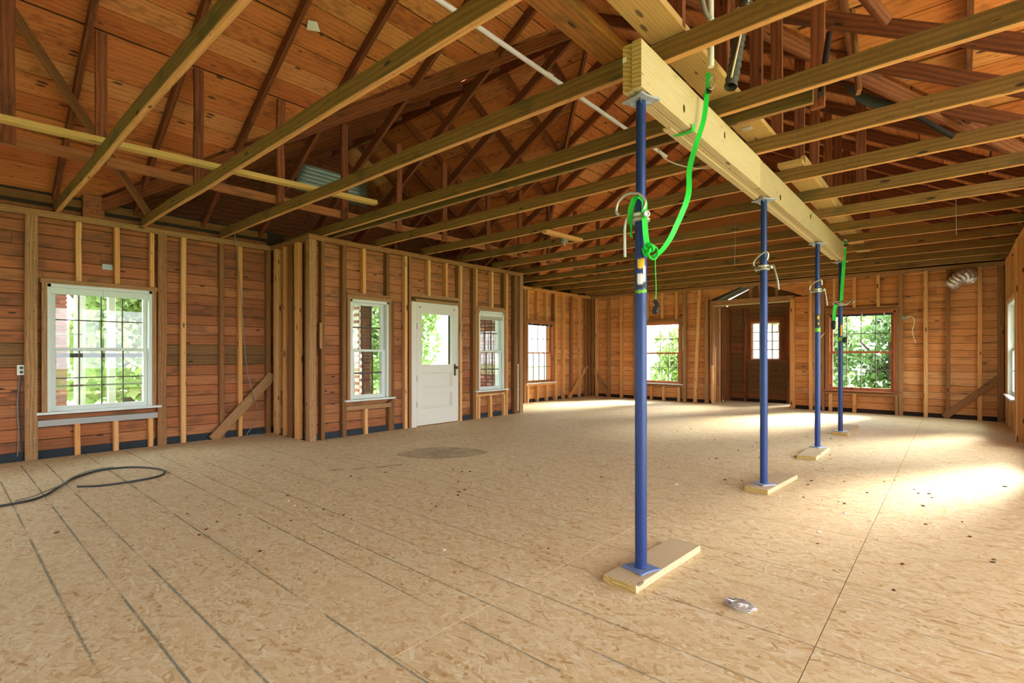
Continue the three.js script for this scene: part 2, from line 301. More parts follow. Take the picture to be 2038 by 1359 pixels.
function sash(parent, name, x0, x1, y0, y1, z, cols, rows, o) {
  const s = add(parent, name, frameGeo(x0, x1, y0, y1, o.side ?? 0.045, o.top ?? 0.04, o.bottom ?? 0.04, 0.032), o.sash, 0, 0, z);
  const a = x0 + (o.side ?? 0.045), b = x1 - (o.side ?? 0.045), c = y0 + (o.bottom ?? 0.04), d = y1 - (o.top ?? 0.04), mw = o.mw ?? 0.014;
  for (let i = 1; i < cols; i++) lbox(s, 'muntin', a + (b - a) * i / cols - mw / 2, a + (b - a) * i / cols + mw / 2, c - 0.002, d + 0.002, 0.004, 0.027, o.muntin);
  for (let i = 1; i < rows; i++) lbox(s, 'muntin', a - 0.002, b + 0.002, c + (d - c) * i / rows - mw / 2, c + (d - c) * i / rows + mw / 2, 0.005, 0.026, o.muntin);
  const pg = new THREE.PlaneGeometry((b - a) / cols - mw + 0.004, (d - c) / rows - mw + 0.004);
  for (let i = 0; i < cols; i++) for (let k = 0; k < rows; k++) { if (o.missing?.some(([p, q]) => p === i && q === k)) continue; add(s, 'pane', pg, o.glass ?? M.glass, a + (b - a) * (i + 0.5) / cols, c + (d - c) * (k + 0.5) / rows, 0.015); }
  return s;
}
function makeWindow(w, c0, c1, y0, y1, o) {
  let s0 = w.S(c0), s1 = w.S(c1); if (s0 > s1) [s0, s1] = [s1, s0];
  const g = openingGroup(w, 'window_' + ++nWin, s0), W = s1 - s0, f = o.frameMat, cas = o.casingMat, t = o.casing ?? 0.045;
  // rough casing strips, jamb box, stool
  if (t) { lbox(g, 'casing', 0, t, y0, y1, -0.03, 0.012, cas); lbox(g, 'casing', W - t, W, y0, y1, -0.03, 0.012, cas); lbox(g, 'casing', -0.01, W + 0.01, y1 - t, y1 + 0.005, -0.03, 0.016, cas); }
  lbox(g, 'jamb', t, t + 0.035, y0, y1 - t, -0.2, 0.006, f); lbox(g, 'jamb', W - t - 0.035, W - t, y0, y1 - t, -0.2, 0.006, f);
  lbox(g, 'jamb', t, W - t, y1 - t - 0.04, y1 - t, -0.2, 0.006, f); lbox(g, 'window_sill', -0.045, W + 0.045, y0 - 0.005, y0 + 0.022, -0.02, 0.055, o.stool ?? f); lbox(g, 'jamb', t, W - t, y0 - 0.01, y0 + 0.02, -0.24, -0.02, f);
  const a = t + 0.03, b = W - t - 0.03, c = y0 + 0.02, d = y1 - t - 0.035, m = o.meet ?? (c + d) / 2;
  if (o.single) sash(g, 'sash', a, b, c, d, -0.08, o.cols, o.rows, o);
  else { sash(g, 'upper_sash', a, b, m - 0.02, d, -0.115, o.cols, o.rows, { ...o, bottom: 0.035 }); sash(g, 'lower_sash', a, b, c, m + 0.02, -0.078, o.colsLow ?? o.cols, o.rows, { ...o, top: 0.035, bottom: 0.06 }); }
  if (o.blind) { lbox(g, 'blind_headrail', a + 0.005, b - 0.005, d - o.blind, d - 0.004, -0.065, -0.02, o.blindMat ?? M.mint); for (const q of [0.17, 0.52, 0.86]) lbox(g, 'blind_bracket', a + (b - a) * q - 0.012, a + (b - a) * q + 0.012, d - o.blind - 0.006, d, -0.02, -0.012, M.white); }
  if (o.slats) for (let i = 0; i < o.slats; i++) lbox(g, 'blind_slat', a + 0.008, b - 0.008, d - o.blind - 0.006 - i * 0.007, d - o.blind - 0.001 - i * 0.007, -0.066, -0.02, M.offWhite, { ch: 0.001 });
  w.holes.push({ s0: s0 + (t ? 0.02 : 0), s1: s1 - (t ? 0.02 : 0), y0: y0 - 0.005, y1: y1 - 0.01 });
  return g;
}
//=====SETTING=====
// ---------- the setting: floor ----------
const floor = structure('floor');
function panel(x0, x1, z0, z1) {
  const g = new THREE.BoxGeometry(x1 - x0 - 0.0035, 0.018, z1 - z0 - 0.0035), p = g.attributes.position, u = g.attributes.uv, n = g.attributes.normal, fx = R() < 0.5 ? -1 : 1, fz = R() < 0.5 ? -1 : 1, a = R(), b = R();
  for (let i = 0; i < p.count; i++) if (Math.abs(n.getY(i)) > 0.5) u.setXY(i, fx * p.getX(i) / 1.22 + a, fz * p.getZ(i) / 2.44 + b); else u.setXY(i, a, b);
  add(floor, 'floor_panel', g, M.osb, (x0 + x1) / 2, -0.009 + rr(-0.0006, 0.0006), (z0 + z1) / 2);
}
for (let k = -6; k <= 4; k++) {
  const x0 = Math.max(-0.42 + k * 1.22, -7.69), x1 = Math.min(x0 === -7.69 ? -6.52 : -0.42 + (k + 1) * 1.22, 5.17);
  for (let j = -6; j <= 2; j++) {
    let z0 = -12.16 + (j + 6) * 2.44 - (k & 1 ? 1.22 : 0), z1 = z0 + 2.44;
    z0 = Math.max(z0, x0 > 0.7 ? -7 : -12.16); z1 = Math.min(z1, x0 > 0.7 ? 1.4 : 4);
    if (z1 - z0 < 0.1) continue;
    if (k === -6) { if (z0 < -3.31 && z1 > -3.31) { panel(x0, x1, -3.31, z1); z1 = -3.31; } if (z1 > -7.74 && z0 < -7.74) panel(x0, x1, z0, -7.74); else if (z1 <= -7.74 || z0 >= -3.31) panel(x0, x1, z0, z1); continue; }
    panel(x0, x1, z0, z1);
  }
}
panel(-4.36, -2.6, -13.25, -12.155);
add(floor, 'subfloor', new THREE.BoxGeometry(13.3, 0.1, 17.6), M.dirt, -1.35, -0.09, -4.65);
for (const [z, xa, xb] of [[-0.4, -7.5, -1.9], [-0.6, -7.4, -1.7], [-0.785, -7.3, -1.5], [-1.16, -7.66, -1.2], [-1.53, -7.6, -1.1], [-1.72, -6.9, -0.4], [-1.95, -6.6, 0.4], [-2.33, -6.5, 0.5], [-2.73, -6.5, 0.6], [-2.94, -5.6, 0.6], [-3.1, -6.2, 0.6], [-3.42, -4.9, -1.4], [-3.9, -5.4, 0.6], [-4.55, -5.0, 0.5], [-5.3, -4.2, 0.4]]) {
  const near = smooth(-3.0, -0.5, z), wd = lerp(0.006, 0.015, near), g = new THREE.PlaneGeometry(xb - xa, wd, 40, 1).rotateX(-Math.PI / 2), p = g.attributes.position, u = g.attributes.uv, o = R();
  for (let i = 0; i < p.count; i++) { p.setZ(i, p.getZ(i) + 0.004 * Math.sin(p.getX(i) * 1.3 + o * 9) * 0.5); u.setX(i, p.getX(i) / 2.2 + o); }
  add(floor, 'chalk_line', g, M.chalk, (xa + xb) / 2, 0.0015, z);
}
{ // grey damp patch and scuffs
  const blob = (name, pts, cx, cz) => { const s = new THREE.Shape(); const c = new THREE.CatmullRomCurve3(pts.map(([x, z]) => V(x - cx, 0, z - cz)), true); s.setFromPoints(c.getPoints(70).map((p) => new THREE.Vector2(p.x + rr(-0.02, 0.02), -p.z + rr(-0.02, 0.02)))); const g = new THREE.ShapeGeometry(s).rotateX(-Math.PI / 2); add(floor, name, g, M.stain, cx, 0.0018, cz); };
  blob('stain', [[-4.9, -3.55], [-4.95, -4.13], [-4.62, -4.36], [-4.2, -4.37], [-4.2, -3.95], [-4.5, -3.62]], -4.55, -3.95);
  for (const [x, z] of [[-4.62, -2.8], [-4.52, -3.0], [-4.47, -3.14], [-4.75, -2.62]]) blob('scuff', [[x, z], [x + 0.02, z - 0.1], [x + 0.07, z - 0.13], [x + 0.06, z - 0.03]], x, z);
}

// ---------- the setting: outer shell ----------
const wA = Wall('wall_left', [-7.68, 4], [0, -1], 7.32), wR = Wall('wall_return', [-7.68, -3.3], [1, 0], 1.2), wB = Wall('wall_porch', [-6.48, -3.3], [0, -1], 4.45), wR2 = Wall('wall_return_far', [-6.48, -7.75], [-1, 0], 1.2);
const wC = Wall('wall_left_far', [-7.68, -7.75], [0, -1], 4.4), wF = Wall('wall_far', [-7.68, -12.15], [1, 0], 8.35), wG = Wall('wall_right', [0.67, -12.15], [0, 1], 5.15);
const wH = Wall('wall_wing_far', [0.67, -7.0], [1, 0], 4.5), wI = Wall('wall_wing_right', [5.17, -7.0], [0, 1], 8.4), wJ = Wall('wall_wing_near', [5.17, 1.4], [-1, 0], 4.5), wK = Wall('wall_right_near', [0.67, 1.4], [0, 1], 2.6), wL = Wall('wall_back', [0.67, 4], [-1, 0], 8.35);

// windows
const white = { frameMat: M.white, casingMat: M.aged[0], sash: M.white, muntin: M.muntin }, brown = { frameMat: M.brownFrame, casingMat: M.aged[1], sash: M.brownFrame, muntin: M.muntin };
const win1 = makeWindow(wA, -0.79, -1.87, 0.5, 2.02, { ...white, cols: 4, rows: 2, blind: 0.075, side: 0.05, mw: 0.012 });
{ // outer storm sash of the big window
  const st = add(win1, 'storm_sash', frameGeo(0.08, 1.0, 0.53, 1.95, 0.03, 0.03, 0.03, 0.02), M.white, 0, 0, -0.19);
  for (const [y, h, m] of [[1.41, 0.012, M.muntinWhite], [1.16, 0.05, M.labelDark], [0.8, 0.022, M.muntin]]) lbox(st, 'storm_rail', 0.1, 0.98, y - h / 2, y + h / 2, 0.003, 0.017, m);
}
makeWindow(wB, -3.86, -4.60, 0.5, 2.01, { ...white, cols: 3, rows: 2, side: 0.06, mw: 0.022 });
makeWindow(wB, -6.45, -7.22, 0.49, 2.01, { ...white, cols: 3, rows: 2, side: 0.06, mw: 0.016, blind: 0.06, slats: 9, blindMat: M.offWhite });
makeWindow(wC, -9.3, -10.44, 0.45, 2.0, { ...brown, frameMat: M.pinkFrame, cols: 4, rows: 2, blind: 0.05, blindMat: M.labelDark, side: 0.05, mw: 0.016, stool: M.offWhite });
makeWindow(wF, -6.26, -5.05, 0.41, 2.03, { ...brown, cols: 4, rows: 2, side: 0.05, mw: 0.014, glass: M.glass, stool: M.offWhite });
const winF = makeWindow(wF, -2.0, -0.79, 0.42, 2.06, { ...brown, frameMat: M.pinkFrame, sash: M.pinkFrame, cols: 4, rows: 2, side: 0.05, mw: 0.014, blind: 0.05, blindMat: M.labelDark, missing: [[2, 1]] });
makeWindow(wG, -11.57, -10.16, 0.5, 2.05, { ...white, casingMat: M.fresh[0], cols: 3, rows: 2, side: 0.06, mw: 0.02, muntin: M.white, stool: M.offWhite });
// doorway with its door
{
  const g = openingGroup(wB, 'door_1', wB.S(-4.99)), W = 0.98, y1 = 2.01;
  lbox(g, 'jamb', 0, 0.1, 0.0, y1, -0.05, 0.004, M.offWhite); lbox(g, 'jamb', 0.1, W + 0.03, y1 + 0.012, y1 + 0.05, -0.2, -0.01, M.aged[0]); lbox(g, 'jamb', W + 0.008, W + 0.045, 0, y1 + 0.05, -0.2, -0.02, M.offWhite); lbox(g, 'threshold', 0, W + 0.04, -0.02, 0.012, -0.2, 0.0, M.aged[2]);
  const x0 = 0.108, x1 = W, gx = [x0 + 0.105, x1 - 0.11, 1.0, 1.83], p1 = [x0 + 0.115, x1 - 0.115, 0.62, 0.86], p2 = [x0 + 0.115, x1 - 0.115, 0.29, 0.53];
  const R4 = (e, K) => new K([[e[0], e[2]], [e[1], e[2]], [e[1], e[3]], [e[0], e[3]]].map((q) => new THREE.Vector2(...q)));
  const sh = R4([x0, x1, 0.015, y1], THREE.Shape); for (const e of [gx, p1, p2]) sh.holes.push(R4(e, THREE.Path));
  const leaf = add(g, 'door_leaf', new THREE.ExtrudeGeometry(sh, { depth: 0.036, bevelEnabled: true, bevelThickness: 0.004, bevelSize: 0.006, bevelOffset: -0.006, bevelSegments: 2 }), M.offWhite, 0, 0, -0.045);
  add(leaf, 'pane', new THREE.PlaneGeometry(gx[1] - gx[0], gx[3] - gx[2]), M.glass, (gx[0] + gx[1]) / 2, (gx[2] + gx[3]) / 2, 0.018);
  for (const e of [p1, p2]) { const q = add(leaf, 'door_panel', frameGeo(e[0], e[1], e[2], e[3], 0.028, 0.028, 0.028, 0.01), M.offWhite, 0, 0, 0.014); lbox(q, 'panel_field', e[0] + 0.02, e[1] - 0.02, e[2] + 0.02, e[3] - 0.02, -0.012, -0.004, M.offWhite); }
  lbox(leaf, 'lock_plate', x1 - 0.075, x1 - 0.03, 0.8, 1.0, 0.036, 0.044, M.brass); const kn = add(leaf, 'knob', new THREE.SphereGeometry(0.026, 16, 12), M.brass, x1 - 0.052, 0.94, 0.085); add(kn, 'spindle', new THREE.CylinderGeometry(0.011, 0.011, 0.05, 10).rotateX(Math.PI / 2), M.brass, 0, 0, -0.025); add(leaf, 'thumb_latch', new THREE.CylinderGeometry(0.014, 0.014, 0.02, 12).rotateX(Math.PI / 2), M.brass, x1 - 0.052, 0.83, 0.05);
  for (const y of [0.36, 0.78, 1.62]) { const h = add(g, 'hinge', new THREE.CylinderGeometry(0.008, 0.008, 0.1, 10), M.brass, 0.104, y, -0.002); lbox(h, 'hinge_leaf', -0.03, 0.03, -0.045, 0.045, -0.008, -0.004, M.brass); }
  for (const x of [x0 + 0.06, x1 - 0.07]) lbox(leaf, 'bolt_plate', x - 0.014, x + 0.014, 1.92, 1.945, 0.036, 0.046, M.greyCable);
  wB.holes.push({ s0: wB.S(-4.99) + 0.01, s1: wB.S(-4.99) + W + 0.02, y0: -0.3, y1: y1 + 0.03 });
}
// alcove opening with its little gable in the far wall
{
  const a = wF.S(-4.3), b = wF.S(-2.63), m = wF.S(-3.46);
  wF.holes.push({ s0: a, s1: b, y0: -0.5, y1: 2.42, soft: true });
  wF.holes.push({ s0: wF.S(-4.8), s1: wF.S(-2.15), y0: 2.42, y1: 2.82, soft: true });
  wF.holes.push({ poly: [[a, -0.3], [b, -0.3], [b, 2.4], [b + 0.19, 2.4], [m + 0.11, 2.785], [m - 0.11, 2.785], [a - 0.18, 2.4], [a, 2.4]], s0: 0, s1: 0, y0: 9, y1: 9 });
}

wG.holes.push({ s0: wG.S(-8.75), s1: wG.S(-7.3), y0: 0.5, y1: 2.05 });
wA.holes.push({ s0: 1.6, s1: 3.0, y0: 0.5, y1: 2.05 });
// sheathing boards, backing, plates, studs
const F = M.fresh, A = M.aged, O = M.olive;
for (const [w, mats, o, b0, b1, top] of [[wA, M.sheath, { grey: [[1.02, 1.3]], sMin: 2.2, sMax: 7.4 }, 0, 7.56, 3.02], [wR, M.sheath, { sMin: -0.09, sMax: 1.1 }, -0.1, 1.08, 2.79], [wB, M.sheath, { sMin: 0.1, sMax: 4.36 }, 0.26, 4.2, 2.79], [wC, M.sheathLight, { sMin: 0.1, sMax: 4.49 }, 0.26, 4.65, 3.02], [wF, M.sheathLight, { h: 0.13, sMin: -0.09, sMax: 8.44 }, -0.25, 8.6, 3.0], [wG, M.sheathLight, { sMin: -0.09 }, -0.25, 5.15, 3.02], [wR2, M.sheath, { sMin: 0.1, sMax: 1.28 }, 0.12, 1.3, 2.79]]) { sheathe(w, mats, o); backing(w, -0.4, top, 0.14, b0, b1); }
const zA = (z) => wA.S(z), zB = (z) => wB.S(z), zC = (z) => wC.S(z), xF = (x) => wF.S(x), zG = (z) => wG.S(z), xR = (x) => wR.S(x);
plates(wA, 0, 7.41); plates(wR, -0.09, 1.2); plates(wB, -0.01, 4.45); plates(wC, -0.09, 4.49, F[1]); plates(wF, -0.09, 8.44, A[0]); plates(wG, -0.09, 5.15, F[1]); plates(wR2, 0, 1.2);
for (const w of [wA, wR, wB, wC]) along(w, w.g, 'sill_board', 0, w.len, -0.03, w === wC ? 0.03 : 0.085, 0.062, 0.09, M.sill, { segs: 8, wob: 0.01 });
along(wA, wA.g, 'wall_ledger', 0, 7.3, 2.90, 2.99, 0.1, 0.22, O[0], { segs: 8, wob: 0.01 }); along(wA, wA.g, 'eave_board', 0, 7.3, 2.74, 2.86, 0.12, 0.14, M.sheath[4]);
const st = (S, z, wd, y0, y1, mat, d0, d1) => [S(z), S(z) + wd, y0, y1, mat, d0, d1];
studs(wA, [
  st(zA, -0.655, 0.105, 0, 2.715, A[0], -0.005, 0.085), st(zA, -1.885, 0.1, 0, 2.715, A[1], -0.005, 0.085),
  st(zA, -1.085, 0.05, 2.02, 2.715, F[0]), st(zA, -1.445, 0.05, 2.03, 2.715, F[1]), st(zA, -1.805, 0.045, 2.03, 2.715, F[2]),
  st(zA, -1.075, 0.05, 0, 0.37, F[1]), st(zA, -1.435, 0.05, 0, 0.37, F[0]), st(zA, -1.79, 0.05, 0, 0.37, F[2]),
  st(zA, -2.15, 0.055, 0, 2.715, F[0]), st(zA, -2.62, 0.06, 0, 2.715, A[2], 0.01), st(zA, -2.86, 0.05, 0, 2.715, F[1]), st(zA, -3.25, 0.06, 0, 2.715, A[2], 0.0),
  ...[0.1, 0.7, 2.55].map((z) => st(zA, z, 0.05, 0, 2.715, F[1])),
]);
along(wA, wA.g, 'window_header', zA(-0.76), zA(-1.89), 0.36, 0.43, 0.0, 0.05, M.greyPaint, { segs: 3, wob: 0.004 });
bar(wA.g, 'brace', wA.P(zA(-2.52), 0.0, -0.01), wA.P(zA(-3.33), 0.86, -0.01), 0.13, 0.045, A[0]);
along(wA, wA.g, 'vent_patch', zA(-1.34), zA(-1.44), 2.2, 2.27, 0.082, 0.092, M.tin);
// the return wall beside the porch wall
studs(wR, [st(xR, -7.56, 0.1, 0, 2.715, F[0], 0.0), st(xR, -7.28, 0.05, 0, 2.715, F[1]), st(xR, -7.15, 0.12, 0, 2.715, A[2], 0.02), st(xR, -6.89, 0.115, 0, 2.715, M.fresh[2], -0.01, 0.05), st(xR, -6.66, 0.05, 0, 2.715, O[1], 0.02), st(xR, -6.575, 0.1, 0, 2.715, A[0], -0.005, 0.095)]);
bar(wR.g, 'brace', wR.P(0.02, 0.85, 0.075), wR.P(0.55, 0.02, 0.075), 0.1, 0.03, O[1]);
// the porch wall with the door
studs(wB, [
  st(zB, -3.47, 0.05, 0, 2.715, O[0], 0.0), st(zB, -3.79, 0.06, 0, 2.715, O[0]), st(zB, -4.115, 0.05, 2.03, 2.715, F[2]), st(zB, -4.52, 0.06, 2.02, 2.715, O[1]), st(zB, -4.615, 0.055, 0, 2.0, O[1], 0.01), st(zB, -4.86, 0.05, 0, 2.715, F[0]), st(zB, -4.945, 0.045, 0, 2.715, A[1], 0.005),
  st(zB, -5.325, 0.05, 2.13, 2.715, F[0]), st(zB, -5.71, 0.05, 2.13, 2.715, F[1]), st(zB, -6.0, 0.045, 2.0, 2.715, A[1]), st(zB, -6.04, 0.05, 0, 2.715, F[0]), st(zB, -6.36, 0.06, 0, 2.715, O[0]), st(zB, -6.43, 0.04, 0.0, 2.715, F[1]),
  st(zB, -6.84, 0.05, 2.03, 2.715, F[0]), st(zB, -7.18, 0.05, 2.03, 2.715, O[0]), st(zB, -7.245, 0.05, 0, 2.715, F[1]), st(zB, -7.48, 0.08, 0, 2.715, O[1]), st(zB, -7.57, 0.02, 0.0, 2.715, F[0], 0.02), st(zB, -7.65, 0.1, 0, 2.715, A[0], -0.005),
  st(zB, -4.15, 0.05, 0, 0.37, F[0]), st(zB, -4.57, 0.05, 0, 0.45, O[0]), st(zB, -6.49, 0.05, 0, 0.4, F[0]), st(zB, -6.8, 0.06, 0, 0.4, F[1]), st(zB, -7.18, 0.045, 0, 0.4, F[0]),
]);
along(wB, wB.g, 'window_header', zB(-3.85), zB(-4.6), 0.37, 0.43, 0.0, 0.06, A[0]); along(wB, wB.g, 'window_header', zB(-3.86), zB(-4.6), 2.02, 2.06, 0.0, 0.08, A[1]); along(wB, wB.g, 'door_header', zB(-4.99), zB(-6.02), 2.09, 2.145, 0.0, 0.085, A[0]); along(wB, wB.g, 'door_header', zB(-5.05), zB(-5.98), 2.045, 2.08, 0.02, 0.085, O[1]);
along(wB, wB.g, 'window_header', zB(-6.46), zB(-7.2), 0.405, 0.44, 0.0, 0.08, F[0]); along(wB, wB.g, 'window_header', zB(-6.44), zB(-7.24), 2.015, 2.05, 0.0, 0.08, A[0]); upright(wB, wB.g, 'wood_scrap', zB(-3.44), zB(-3.44) + 0.03, 1.25, 1.6, -0.02, 0.02, A[0]); upright(wB, wB.g, 'broken_strip', zB(-7.56), zB(-7.56) + 0.035, 0.05, 0.98, -0.02, 0.0, M.beam);
// beyond the porch
studs(wC, [st(zC, -7.9, 0.06, 0, 2.715, A[1]), st(zC, -8.6, 0.05, 0, 2.715, F[0]), st(zC, -9.24, 0.06, 0, 2.715, A[1]), st(zC, -9.36, 0.05, 2.0, 2.715, F[0]), st(zC, -9.73, 0.05, 2.0, 2.715, F[1]), st(zC, -10.1, 0.05, 2.0, 2.715, F[0]), st(zC, -10.4, 0.05, 2.0, 2.715, A[2]), st(zC, -10.46, 0.1, 0, 2.715, F[1], -0.004), st(zC, -10.84, 0.055, 0, 2.715, F[0]), st(zC, -11.2, 0.08, 0, 2.715, A[1], 0.015), st(zC, -11.6, 0.06, 0, 2.715, F[0]), st(zC, -11.9, 0.06, 0, 2.715, A[1]), st(zC, -12.05, 0.1, 0, 2.715, A[2]),
  st(zC, -9.36, 0.05, 0, 0.42, F[0]), st(zC, -9.74, 0.05, 0, 0.42, F[1]), st(zC, -10.12, 0.05, 0, 0.42, F[0])]);
along(wC, wC.g, 'window_header', zC(-9.28), zC(-10.46), 0.4, 0.44, 0, 0.08, F[1]);
bar(wC.g, 'brace', wC.P(zC(-11.1), 0.0, 0.03), wC.P(zC(-12.0), 0.83, 0.03), 0.1, 0.045, F[1]);
// far wall
studs(wF, [st(xF, -7.66, 0.08, 0, 2.715, A[1]), st(xF, -7.54, 0.06, 0, 2.715, F[0]), st(xF, -7.16, 0.07, 0, 2.715, A[0], 0.01), st(xF, -6.77, 0.065, 0, 2.715, F[1]), st(xF, -6.36, 0.06, 0, 2.715, A[1]),
  st(xF, -6.0, 0.05, 2.04, 2.715, F[0]), st(xF, -5.6, 0.055, 2.04, 2.715, F[0]), st(xF, -5.22, 0.055, 2.04, 2.715, F[1]), st(xF, -5.035, 0.085, 0, 2.715, A[0]), st(xF, -5.9, 0.05, 0, 0.35, F[1]), st(xF, -5.57, 0.06, 0, 0.35, F[0]), st(xF, -5.17, 0.06, 0, 0.35, F[0]),
  st(xF, -4.5, 0.09, 0, 2.5, A[0], 0, 0.09), st(xF, -4.36, 0.07, 0.9, 2.42, A[1], -0.03, 0.06), st(xF, -2.65, 0.08, 0, 2.36, F[1], -0.005), st(xF, -2.3, 0.06, 0, 2.715, F[0]), st(xF, -2.07, 0.05, 0, 2.715, A[0], 0.01),
  st(xF, -1.87, 0.05, 2.1, 2.715, F[0]), st(xF, -1.53, 0.055, 2.1, 2.715, F[1]), st(xF, -1.14, 0.055, 2.1, 2.715, F[0]), st(xF, -0.79, 0.065, 0, 2.715, A[0]), st(xF, -0.42, 0.06, 0, 2.715, F[0]), st(xF, -0.1, 0.055, 0, 2.715, A[2]), st(xF, 0.32, 0.06, 0, 2.715, F[1]), st(xF, 0.58, 0.08, 0, 2.715, A[1]),
  st(xF, -1.94, 0.055, 0, 0.37, F[0]), st(xF, -1.53, 0.06, 0, 0.37, F[1]), st(xF, -0.85, 0.05, 0, 0.37, A[0])]);
along(wF, wF.g, 'window_header', xF(-2.01), xF(-0.78), 2.075, 2.11, 0, 0.08, A[0]); along(wF, wF.g, 'window_header', xF(-2.01), xF(-0.78), 0.36, 0.395, 0, 0.08, A[0]); along(wF, wF.g, 'window_header', xF(-6.3), xF(-5.0), 2.035, 2.07, 0, 0.08, A[1]); along(wF, wF.g, 'window_header', xF(-6.3), xF(-5.0), 0.345, 0.38, 0, 0.08, A[1]);
bar(wF.g, 'leaning_stud', wF.P(xF(-4.73), 0.0, 0.03), wF.P(xF(-4.62), 2.715, 0.03), 0.075, 0.07, F[0], [1, 0, 0]);
bar(wF.g, 'brace', wF.P(0.02, 0.84, 0.03), wF.P(0.58, 0.0, 0.03), 0.1, 0.045, A[0]); bar(wF.g, 'brace', wF.P(xF(-0.13), 0.02, 0.0), wF.P(xF(0.66), 0.82, 0.0), 0.11, 0.04, A[2]);
upright(wF, wF.g, 'plaster_remnant', xF(-5.035), xF(-5.005), 1.25, 1.85, -0.02, 0.01, M.beamGrey);
for (const sd of [-1, 1]) for (const [ya, yc] of [[2.422, 2.548], [2.552, 2.676], [2.68, 2.8]]) { // boards cut to the slope of the alcove gable
  const cut = (y) => -3.46 + sd * (0.08 + 0.95 * (2.8 - y) / 0.38), e = sd < 0 ? -4.8 : -2.15, q = [V(e, ya, -12.246), V(cut(ya), ya, -12.246), V(cut(yc), yc, -12.246), V(e, yc, -12.246)];
  const g = prism(sd < 0 ? q : q.reverse(), V(0, 0, -1), 0.022), p = g.attributes.position, u = []; for (let i = 0; i < p.count; i++) u.push(p.getX(i) / 2 + ya * 3, p.getY(i) / 0.5 + sd); g.setAttribute('uv', new THREE.Float32BufferAttribute(u, 2)); add(wF.g, 'board', g, pick(M.sheathLight));
}
for (const [x0, x1, y0, y1, d0, d1, mt] of [[-4.345, -4.3, 0, 1.55, 0, 0.1, F[0]], [-4.34, -4.295, 0.75, 2.3, 0.1, 0.17, A[0]], [-4.335, -4.29, 0, 1.35, 0.1, 0.19, F[1]], [-4.335, -4.285, 0, 2.3, 0.19, 0.3, A[1]], [-2.635, -2.6, 0, 2.31, 0.09, 0.3, A[1]], [-2.66, -2.64, 0, 1.0, 0.02, 0.12, A[0]], [-2.66, -2.64, 1.7, 2.31, 0.02, 0.12, A[0]]]) upright(wF, wF.g, 'jamb_board', xF(x0), xF(x1), y0, y1, d0, d1, mt);
// right wall beyond the wing
studs(wG, [st(zG, -12.1, 0.08, 0, 2.715, F[0]), st(zG, -11.75, 0.06, 0, 2.715, F[1]), st(zG, -11.4, 0.05, 2.05, 2.715, F[0]), st(zG, -11.0, 0.05, 2.05, 2.715, F[1]), st(zG, -10.6, 0.05, 2.05, 2.715, F[0]), st(zG, -11.4, 0.05, 0, 0.45, F[0]), st(zG, -11.0, 0.05, 0, 0.45, F[1]), st(zG, -10.6, 0.05, 0, 0.45, F[0]), st(zG, -10.12, 0.07, 0, 2.715, A[2]), st(zG, -9.62, 0.14, 0, 2.715, M.fresh[2], -0.04, 0.06), st(zG, -9.0, 0.06, 0, 2.715, F[1]), st(zG, -8.82, 0.05, 0, 2.715, F[0]), st(zG, -7.1, 0.09, 0, 2.715, F[0])]);
// plain walls of the wing and behind the camera, wide openings added for daylight
wH.holes.push({ s0: 2.7, s1: 4.2, y0: 0.4, y1: 2.3 }); wI.holes.push({ s0: 0.4, s1: 3.9, y0: 0.05, y1: 2.6 }, { s0: 4.2, s1: 8.0, y0: 0.05, y1: 2.6 }); wJ.holes.push({ s0: 1.4, s1: 2.8, y0: 0.5, y1: 2.05 }); wL.holes.push({ s0: 1.2, s1: 2.6, y0: 0.5, y1: 2.05 }, { s0: 5.2, s1: 6.6, y0: 0.5, y1: 2.05 });
for (const w of [wH, wI, wJ, wK, wL]) { backing(w, -0.4, 3.05, 0.1); w.g.children[0].material = M.sheath[0]; plates(w, 0, w.len); }
bar(wI.g, 'header_beam', [0.72, 2.74, -7], [0.72, 2.74, 1.4], 0.1, 0.1, F[0]);

